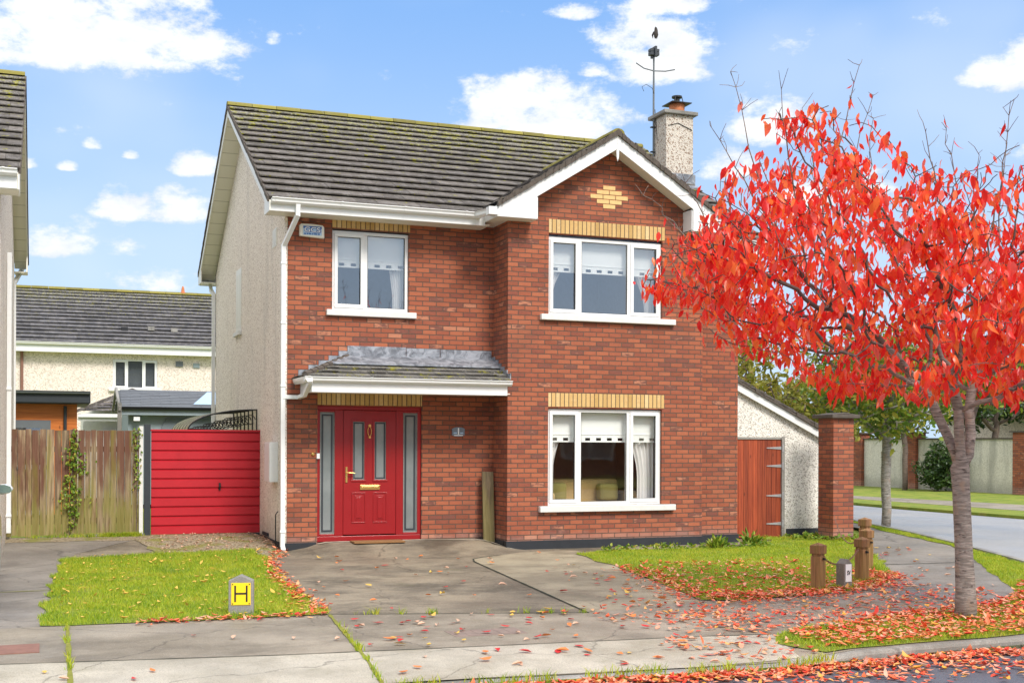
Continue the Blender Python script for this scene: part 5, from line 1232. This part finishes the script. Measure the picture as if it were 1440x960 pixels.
litter('leaf_litter', scatter([(2.6, -9.35), (3.4, -9.1), (4.65, -8.65), (5.3, -8.7), (6.6, -7.9), (7.6, -6.9), (8.0, -7.7), (6.6, -9.0), (5.5, -9.8), (4.47, -10.05), (3.39, -10.1), (2.6, -10.15)], 2300, 22), M['litter'], 'deep drift of fallen red and orange leaves on the verge around the cherry trunk', 1, dz=.035)
q = band([(-.9, -10.27), (.4, -10.42), (1.9, -10.5), (3.4, -10.38), (4.5, -10.36), (5.6, -10.2), (7, -9.5)], 1900, .075)
q = q[road_mask(q)]; litter('gutter_leaves', q, M['litter'], 'band of fallen leaves lying in the road gutter along the kerb', 2, dz=.01)
q = np.vstack([band([(1.2, -10.75), (3.0, -10.7), (5.0, -10.7), (7, -10.2)], 1100, .27), band([(1.0, -10.9), (5, -11.0)], 60, .25)]); q = q[road_mask(q)]; litter('road_leaves', q, M['litter'], 'loose scatter of fallen leaves on the asphalt beyond the gutter', 3, dz=.008)
q = np.vstack([band([(3.15, -6.6), (3.46, -7.12), (4.48, -7.02), (5.19, -6.85), (6.0, -6.4), (6.6, -5.6)], 1150, .17), band([(3.2, -6.5), (3.45, -5.6), (3.8, -3.9)], 260, .15), scatter([(3.4, -5.8), (4.2, -3.5), (6.5, -3.6), (7.0, -4.9), (6.0, -6.3), (4.5, -7.0), (3.5, -7.1)], 750, 23)])
litter('lawn_leaves', q, M['litter'], 'fallen leaves spread over the front of the corner lawn', 4, dz=.03)
q = np.vstack([scatter([(2.0, -8.2), (3.2, -7.3), (5.2, -7.0), (6.2, -6.6), (6.6, -7.6), (5.3, -8.6), (3.4, -9.0), (2.3, -9.3)], 800, 24), scatter([(1.2, -7.6), (2.4, -7.0), (3.2, -7.1), (2.6, -9.2), (2.0, -9.2)], 160, 61), scatter([(1.4, -9.3), (2.5, -9.3), (2.4, -10.2), (1.2, -10.2)], 90, 62), scatter([(3.0, -9.0), (5.2, -8.3), (6.0, -8.2), (5.2, -8.9), (3.4, -9.2)], 150, 25), band([(-.75, -3.2), (-.85, -5.4), (-.9, -6.7)], 230, .07), band([(-.45, -1.2), (-.7, -3.2)], 90, .06), band([(-.05, .1), (-.35, -1.2)], 60, .07), band([(-2.6, -6.86), (-.9, -6.85)], 110, .045)])
litter('path_leaves', q, M['litter'], 'fallen leaves strewn over the footpath and along the left lawn edge', 5, dz=.02)
litter('lawn_leaves', scatter(LAWNL, 190, 26), M['litter_yellow'], 'sparse yellow and pale leaves lying on the left lawn', 6, .05, .09, .035)
litter('gravel_leaves', np.vstack([scatter([(-1.8, .1), (-.1, .1), (-.06, 2.1), (-1.8, 2.1)], 330, 27), band([(-.06, -.2), (-.08, 1.6)], 120, .05)]), M['litter_pale'], 'dry brown leaves on the gravel before the red gate', 7, .03, .07, .012)
# single leaves lying apart, each its own object
protos = []
for mi, (mm, cn) in enumerate((('litter_red', 'red'), ('litter_orange', 'orange'), ('litter_pale', 'pale pink brown'), ('litter_yellow', 'yellow'))):
    for k in range(3):
        o = leafmesh_flat('fallen_leaf', np.array([[-.04, 0, .006]]), np.array([[1., .1*k, .03]]), np.array([.085]), np.array([.045]), M[mm], 40+mi*5+k); protos.append((o, cn)); COL.objects.unlink(o)
zones = [('driveway', [(-.6, -6.6), (-.3, -2), (.5, -.9), (3.6, -1.4), (3.0, -6.8), (1.5, -7.4)], 60, 'concrete driveway'),
         ('path', [(-.8, -6.95), (1.6, -7.6), (2.4, -9.2), (-1.1, -9.0)], 62, 'dark footpath slab below the driveway'), ('drive_r', [(2.0, -7.3), (2.6, -5), (3.3, -4.5), (3.1, -7.0), (2.2, -8.4)], 50, 'pale driveway slab beside the corner lawn'),
         ('cross', [(-1.0, -9.2), (2.3, -9.4), (2.0, -10.15), (-1.0, -9.95)], 34, 'pale crossover slab by the kerb'), ('corner', [(5.6, -6.6), (9.0, -2.2), (9.6, -2.6), (7.0, -7.2), (6.3, -7.7)], 44, 'dark corner footpath beyond the cherry trunk'), ('left', [(-3.7, -7.0), (-1.0, -7.0), (-1.2, -9.8), (-3.7, -9.6)], 10, 'footpath in front of the left lawn')]
for (zn, poly, n, words) in zones:
    P = scatter(poly, n, sum(map(ord, zn)))
    for (x, y) in P:
        o, cn = protos[rnd.choice((0, 1, 2, 0, 1, 2, 3, 4, 5, 3, 4, 6, 7, 8, 6, 9, 10, 11))]; c = o.copy(); COL.objects.link(c); s = rnd.uniform(.7, 1.35)
        c.location = (x, y, hz(x, y)+.014); c.rotation_euler = (rnd.gauss(0, .08), rnd.gauss(0, .08), rnd.uniform(0, 6.28)); c.scale = (s, s, s)
        tag(c, 'single %s fallen leaf on the %s' % (cn, words), 'fallen leaf', '%s fallen leaves on the %s' % (cn, words))
for o, cn in protos: bpy.data.objects.remove(o)
# ---------------------------------------------------------------- neighbouring house
NH = thing('neighbour_house', 'cream pebbledashed neighbouring house cut by the left edge, mossy tiled roof', 'house', (-7.5, 2.8, G))
nx, ny0, ny1, nry = -3.98, -1.1, 6.75, 2.8; ne, nz = 5.0, 7.42; nt = (nz-ne)/(nry-(ny0-.45)); xv = -3.735
MB().prism([(ny0, -.3), (ny1, -.3), (ny1, 5.0), (nry, 7.4), (ny0, 5.0)], 'x', -12, nx).build('wall', M['render'], NH)
r_ = MB(); slope(r_, (-12, ny0-.45, ne), (xv, ny0-.45, ne), (-12, nry, nz), (xv, nry, nz), .325, .33, .03, 31); slope(r_, (xv, ny1+.4, ne), (-12, ny1+.4, ne), (xv, nry, nz), (-12, nry, nz), .325, .33, .03, 32)
r_.quad((-12, ny0-.45, ne-.02), (xv, ny0-.45, ne-.02), (xv, nry, nz-.02), (-12, nry, nz-.02)).quad((-12, ny1+.4, ne-.02), (xv, ny1+.4, ne-.02), (xv, nry, nz-.02), (-12, nry, nz-.02))
nr_ = r_.build('roof', M['tile'], NH); ridge_caps(MB(), (-12, nry, nz+.02), (xv, nry, nz+.02), .12).build('ridge_tiles', M['ridge'], nr_)
vg = MB()
for (y0, y1) in ((ny0-.45, nry), (ny1+.4, nry)):
    for i in range(15):
        a, b = i/15, (i+1)/15; vg.prism([(y0+(y1-y0)*a, ne+(nz-ne)*a-.05), (y0+(y1-y0)*b, ne+(nz-ne)*b-.05), (y0+(y1-y0)*b, ne+(nz-ne)*b+.01), (y0+(y1-y0)*a, ne+(nz-ne)*a+.034)], 'x', xv-.02, xv+.014)
vg.build('verge_mortar', M['verge'], nr_)
b_ = MB(); b_.prism([(ny0-.43, ne-.045), (nry, nz-.045), (nry, nz-.2), (ny0-.43, ne-.2)], 'x', xv-.03, xv-.005).prism([(ny1+.38, ne-.045), (nry, nz-.045), (nry, nz-.2), (ny1+.38, ne-.2)], 'x', xv-.03, xv-.005)
b_.prism([(ny1+.4, ne-.03), (ny1-.05, ne+.1), (ny1-.1, ne-.25), (ny1+.4, ne-.25)], 'x', xv-.032, xv-.006).prism([(ny0-.45, ne-.03), (ny0, ne+.1), (ny0+.05, ne-.25), (ny0-.45, ne-.25)], 'x', xv-.032, xv-.006); b_.builds('bargeboard', M['cream'], nr_, .004)
s_ = MB(); s_.prism([(ny0-.4, ne-.12), (nry, nz-.17), (nry, nz-.185), (ny0-.4, ne-.135)], 'x', nx, xv-.03).prism([(ny1+.35, ne-.12), (nry, nz-.17), (nry, nz-.185), (ny1+.35, ne-.135)], 'x', nx, xv-.03).box(nx, xv-.03, ny1, ny1+.4, ne-.25, ne-.23).box(-12, xv-.03, ny0-.43, ny0, ne-.25, ne-.23); s_.builds('soffit', M['soffit'], nr_)
g_ = MB(); gutter(g_, -12, xv-.03, ny0-.45, ne, .06); g_.build('gutter', M['white'], nr_); MB().box(-12, xv-.035, ny0-.45, ny0-.43, ne-.24, ne-.02).build('fascia', M['white'], nr_)
p_ = MB(); squarepipe(p_, [(nx+.04, 1.85, 4.4), (nx+.04, 1.85, .12)], .034); p_.box(nx, nx+.08, 1.8, 1.9, .35, .39).box(nx, nx+.08, 1.8, 1.9, 2.3, 2.34); p_.build('downpipe', M['white'], NH, .006)
p_ = MB(); squarepipe(p_, [(xv-.1, ny1+.45, ne-.1), (nx+.0, ny1+.1, ne-.45), (nx+.0, ny1+.05, .5)], .034); p_.build('downpipe', M['white'], NH)
MB().box(nx-.01, nx+.012, 4.3, 4.9, 3.55, 4.6).build('window', M['cream'], NH)
# ---------------------------------------------------------------- rear terrace, cabin, extension
RH = thing('rear_house', 'pale rendered house behind the fence with long grey tiled roof', 'house', (-2, 28, G))
wm = MB(); wall_holes(wm, -9, 12, -.3, 4.75, [(-1.21, .28, 3.36, 4.38)], 26, 26.2); wm.box(-9, -8.8, 26.2, 34, -.3, 4.7).box(11.8, 12, 26.2, 34, -.3, 4.7).box(-9, 12, 33.8, 34, -.3, 4.7); wm.build('wall', M['render_far'], RH)
r_ = MB(); slope(r_, (-9.3, 25.6, 4.86), (12.3, 25.6, 4.86), (-9.3, 30, 7.18), (12.3, 30, 7.18), .325, .6, .045, 41, .006); slope(r_, (12.3, 34.4, 4.86), (-9.3, 34.4, 4.86), (12.3, 30, 7.18), (-9.3, 30, 7.18), .5, .9, .04, 42)
rr_ = r_.build('roof', M['tile_far'], RH); ridge_caps(MB(), (-9.3, 30, 7.22), (12.3, 30, 7.22), .14, .6).build('ridge_tiles', M['ridge'], rr_)
g_ = MB(); gutter(g_, -9.3, 12.3, 25.6, 4.88, .07); g_.build('gutter', M['white'], rr_); MB().box(-9.3, 12.3, 25.6, 25.62, 4.55, 4.85).build('fascia', M['white'], rr_); MB().box(-9.3, 12.3, 25.62, 26, 4.56, 4.575).build('soffit', M['white'], rr_)
window(RH, -1.21, .28, 3.36, 4.38, 26.03, [-.74, -.2], (0, 2), 0, M['glass'], sill=(-1.35, .42, 25.9, 26.05, 3.27, 3.36), lab='three pane upstairs window of the rear house')
bl_ = MB()
for i in range(22): bl_.box(-1.15, .22, 26.16, 26.185, 3.42+i*.042, 3.445+i*.042)
bl_.build('venetian_blind', M['grey'], RH); room_box(RH, -1.5, .6, 26.21, 27.5, 3.2, 4.5, M['room_up'])
MB().tube([(-4.15, 25.93, 2.0), (-4.15, 25.93, 4.9)], .05, 8).build('soil_pipe', M['rust'], RH); MB().box(.9, 1.15, 25.95, 26, 4.18, 4.36).build('vent', M['grey'], RH); MB().box(1.5, 1.72, 25.95, 26, 4.15, 4.3).build('vent', M['bluegrey'], RH)
MB().lathe([(.13, 0), (.13, .08), (.07, .1), (.05, .25), (.02, .33)], (1.55, 30, 7.2), 'z', 10).build('chimney_pot', M['pot'], rr_)
for (x, s) in ((-.9, 5.45), (-.0, 5.5), (.8, 5.47)):
    MB().box(x, x+.22, 26.6, 26.8, s-.02, s+.12).build('roof_vent', M['conc_post'] if x > -.5 else M['black'], rr_)
CB = thing('garden_cabin', 'orange timber garden cabin with flat grey roof behind the fence', 'cabin', (-4.0, 11, 0))
MB().box(-6.5, -2.75, 10.3, 12.5, -.1, 2.45).build('wall', M['orange'], CB)
MB().box(-6.7, -2.5, 9.95, 12.8, 2.34, 2.42).box(-6.7, -2.5, 9.93, 9.95, 2.36, 2.62).box(-2.5, -2.48, 9.95, 12.8, 2.36, 2.62).box(-6.7, -2.5, 9.95, 12.8, 2.56, 2.6).build('roof', M['dkgrey'], CB, .01)
g_ = MB(); gutter(g_, -6.7, -2.5, 9.93, 2.62, .05); g_.build('gutter', M['grey'], CB); MB().tube([(-3.0, 10.24, 2.3), (-3.0, 10.24, 0)], .035, 8).build('downpipe', M['dkgrey'], CB)
dw = MB(); frame_rect(dw, -4.6, -3.3, -.1, 1.98, .1, 10.24, 10.3); frame_rect(dw, -4.15, -3.4, -.1, 1.9, .09, 10.22, 10.3); dw.box(-4.6, -3.3, 10.24, 10.3, .9, 1.0); dwo = dw.build('door', M['grey'], CB); MB().box(-4.55, -3.35, 10.28, 10.285, -.05, 1.93).build('glass', M['glass_dark'], dwo)
for i in range(10): pass
ext = thing('garden_room', 'small white garden room with pitched brown tiled roof below the rear house window', 'garden room', (-.9, 19, 0))
ex = -1.11
MB().box(-2.4, .5, 18.3, 21, -.1, 2.3).prism([(-2.4, 2.3), (.5, 2.3), (ex, 2.9)], 'y', 18.3, 18.5).build('wall', M['sill'], ext)
r_ = MB(); slope(r_, (-2.6, 17.7, 2.36), (.6, 17.7, 2.36), (-1.15, 19.0, 2.98), (-1.0, 19.0, 2.98), .2, .3, .03, 51); r_.prism([(-2.6, 2.32), (ex, 2.95), (.6, 2.32), (.6, 2.41), (ex, 3.04), (-2.6, 2.41)], 'y', 17.66, 17.74); r_.build('roof', M['tile_gable'], ext)
MB().box(-2.55, .5, 17.75, 17.8, 2.1, 2.30).box(-2.55, .5, 17.66, 17.75, 2.2, 2.28).build('fascia', M['white'], ext); fw_ = MB(); frame_rect(fw_, -1.9, -.9, .4, 1.85, .08, 18.22, 18.3); fw_.build('window', M['white'], ext)
GR = thing('grey_outbuilding', 'grey garage outbuilding with dark shingle roof seen above the red gate', 'outbuilding', (1.0, 15, 0))
MB().box(-1.42, 5, 14.25, 17, -.1, 2.38).build('wall', M['bluegrey'], GR)
r_ = MB(); slope(r_, (-1.62, 13.95, 2.40), (5.2, 13.95, 2.40), (-1.55, 15.6, 2.90), (5.2, 15.6, 2.90), .16, .5, .012, 61, .003); r_.quad((-1.6, 13.95, 2.38), (5.2, 13.95, 2.38), (5.2, 15.6, 2.88), (-1.6, 15.6, 2.88)).quad((-1.6, 17.3, 2.38), (5.2, 17.3, 2.38), (5.2, 15.6, 2.88), (-1.6, 15.6, 2.88)); r_.build('roof', M['shingle'], GR)
g_ = MB(); gutter(g_, -1.6, 5.2, 13.95, 2.40, .05); g_.build('gutter', M['black'], GR); MB().box(-1.6, 5.2, 13.97, 14.25, 2.2, 2.36).build('fascia', M['bluegrey'], GR)
MB().prism([(13.85, 2.30), (15.6, 2.84), (17.2, 2.34), (17.2, 2.44), (15.6, 2.97), (13.85, 2.41)], 'x', -1.68, -1.62).box(-1.7, -1.6, 13.9, 13.98, 1.8, 2.5).build('bargeboard', M['conc_post'], GR)
for a in (-.6, 1.4): MB().prism([(a, -.1), (a, 1.9), (a+.12, 2.12), (a+1.58, 2.12), (a+1.7, 1.9), (a+1.7, -.1)], 'y', 14.2, 14.25).build('door', M['bluegrey_dark'], GR)
MB().box(-1.3, -1.15, 14.0, 14.2, 2.05, 2.15).build('lamp', M['sign_white'], GR)
MB().add([(.2, 14.2, 2.50), (1.2, 14.2, 2.50), (1.2, 15.4, 2.87), (.7, 15.4, 2.87)], [(0, 1, 2, 3)]).build('rooflight', M['sign_pale'], GR)
# ---------------------------------------------------------------- far boundary wall and bungalow
BW = thing('boundary_wall', 'long pale pebbledashed wall with brick piers beyond the side road', 'wall', (27.5, 17, G))
for (y0, y1) in ((-12, 13.4), (14.0, 18.95), (19.6, 22.2), (22.8, 30), (30.6, 40)): MB().box(27.45, 27.65, y0, y1, -.3, 1.72).build('panel', M['wall_far'], BW); MB().box(27.38, 27.72, y0, y1, 1.72, 1.77).build('coping', M['verge'], BW)
for y0 in (13.4, 18.95, 22.2, 30.0): MB().box(27.3, 27.8, y0, y0+.6, -.3, 1.95).build('pier', M['brick'], BW); MB().box(27.22, 27.88, y0-.08, y0+.68, 1.95, 2.0).build('pier_cap', M['verge'], BW)
BG = thing('bungalow', 'pale bungalow end wall showing above the far boundary wall', 'house', (34, 13, G))
MB().box(31.5, 38, 8, 22, -.3, 2.75).build('wall', M['render_far'], BG)
r_ = MB(); slope(r_, (31.1, 22.4, 2.8), (31.1, 7.6, 2.8), (34.7, 22.4, 4.1), (34.7, 7.6, 4.1), .33, .6, .04, 71); r_.quad((38.4, 22.4, 2.8), (38.4, 7.6, 2.8), (34.7, 7.6, 4.1), (34.7, 22.4, 4.1)); r_.build('roof', M['tile_far'], BG); MB().box(31.05, 31.1, 7.6, 22.4, 2.62, 2.82).build('fascia', M['white'], BG)
# trellis in front of the far wall
tl = MB()
for i in range(6): a = 20.55+.09*i; b = 20.68+.05*i; tl.add([(27.38, b, -.15), (27.38, b+.03, -.15), (27.38, a+.05, 1.25), (27.38, a, 1.25), (27.41, b, -.15), (27.41, b+.03, -.15), (27.41, a+.05, 1.25), (27.41, a, 1.25)], [(0, 1, 2, 3), (4, 5, 6, 7), (0, 1, 5, 4), (1, 2, 6, 5), (2, 3, 7, 6), (3, 0, 4, 7)])
for z in (.2, .6, 1.0): tl.box(27.36, 27.38, 20.56, 21.05, z, z+.03)
tlo = tl.build('trellis', M['plank'], None); tag(tlo, 'fan shaped wooden trellis leaning on the far boundary wall', 'trellis')
# ---------------------------------------------------------------- house across the road (seen in the window reflections)
OH = thing('opposite_house', 'brick house with white windows across the road, mirrored in the ground floor window', 'house', (22, -40, G))
wm = MB(); wm.box(15, 31, -47, -38, -.3, 5); wm.build('wall', M['brick'], OH); MB().prism([(-47.4, 4.9), (-37.6, 4.9), (-42.5, 7.6)], 'x', 14.6, 31.4).build('roof', M['tile_far'], OH)
for (a, b, c, d) in ((20.5, 23.3, .7, 2.3), (20.6, 23.2, 3.4, 4.6), (26.5, 28.5, .7, 2.3), (16.5, 18.3, .7, 2.3)):
    f_ = MB(); frame_rect(f_, a, b, c, d, .12, -38, -37.9); f_.box((a+b)/2-.06, (a+b)/2+.06, -38, -37.9, c, d).box(a, b, -38, -37.9, c+(d-c)*.6, c+(d-c)*.6+.08); fo = f_.build('window', M['white'], OH); MB().box(a+.1, b-.1, -37.99, -37.97, c+.1, d-.1).build('glass', M['bluegrey'], fo)
# ---------------------------------------------------------------- parked car at the left edge
CA = thing('parked_car', 'pale silver car nosed in on the neighbouring driveway, mirror showing at the left edge', 'car', (-4.8, -3.6, G))
cx0, cx1 = -5.62, -3.93
prof = [(-5.55, .2), (-5.6, .55), (-5.5, .85), (-5.25, 1.0), (-4.9, 1.38), (-3.9, 1.42), (-3.4, 1.30), (-2.75, .93), (-1.85, .80), (-1.62, .6), (-1.6, .25), (-1.8, .12), (-5.4, .12)]
MB().prism([(y, z+G) for y, z in prof], 'x', cx0, cx1).build('body', M['car'], CA, .09)
for xx, nm in ((cx1+.004, 1), (cx0-.004, -1)):
    for (a, b) in (((-4.95, .98), (-4.0, .98)), ((-3.93, .98), (-2.95, .95))):
        t0 = 1.30; pts = [(a[0], a[1]+G), (b[0], b[1]+G), (b[0]-.4 if b[0] > -3.5 else b[0], t0+G-.06), (a[0]+.15 if a[0] < -4.5 else a[0], t0+G)]
        MB().prism(pts, 'x', xx-.003, xx+.003).build('side_window', M['glass_dark'], CA)
    for yy in (-4.85, -2.4):
        wh = MB().lathe([(.30, -.09), (.32, -.06), (.32, .06), (.30, .09)], (xx-nm*.10, yy, G+.32), 'x', 24).build('wheel', M['tyre'], CA); MB().lathe([(.2, 0), (.2, .02), (.06, .03)], (xx-nm*.02 if nm > 0 else xx, yy, G+.32), 'x', 16).build('rim', M['galv'], wh)
MB().tube([(-3.96, -3.3, .96), (-3.88, -3.31, .965), (-3.80, -3.31, .975), (-3.765, -3.31, .965)], [.035, .062, .052, .016], 12).build('mirror_housing', M['car'], CA, smooth=True)
MB().prism([(-3.93, .925), (-3.80, .93), (-3.775, .955), (-3.79, 1.0), (-3.85, 1.02), (-3.93, 1.022)], 'y', -3.385, -3.375).build('mirror_glass', M['mirror'], CA)
MB().box(-3.99, -3.925, -5.62, -5.5, .45, .62).build('tail_light', M['gate_red'], CA); MB().box(-5.6, -5.5, -5.62, -5.5, .45, .62).build('tail_light', M['gate_red'], CA)
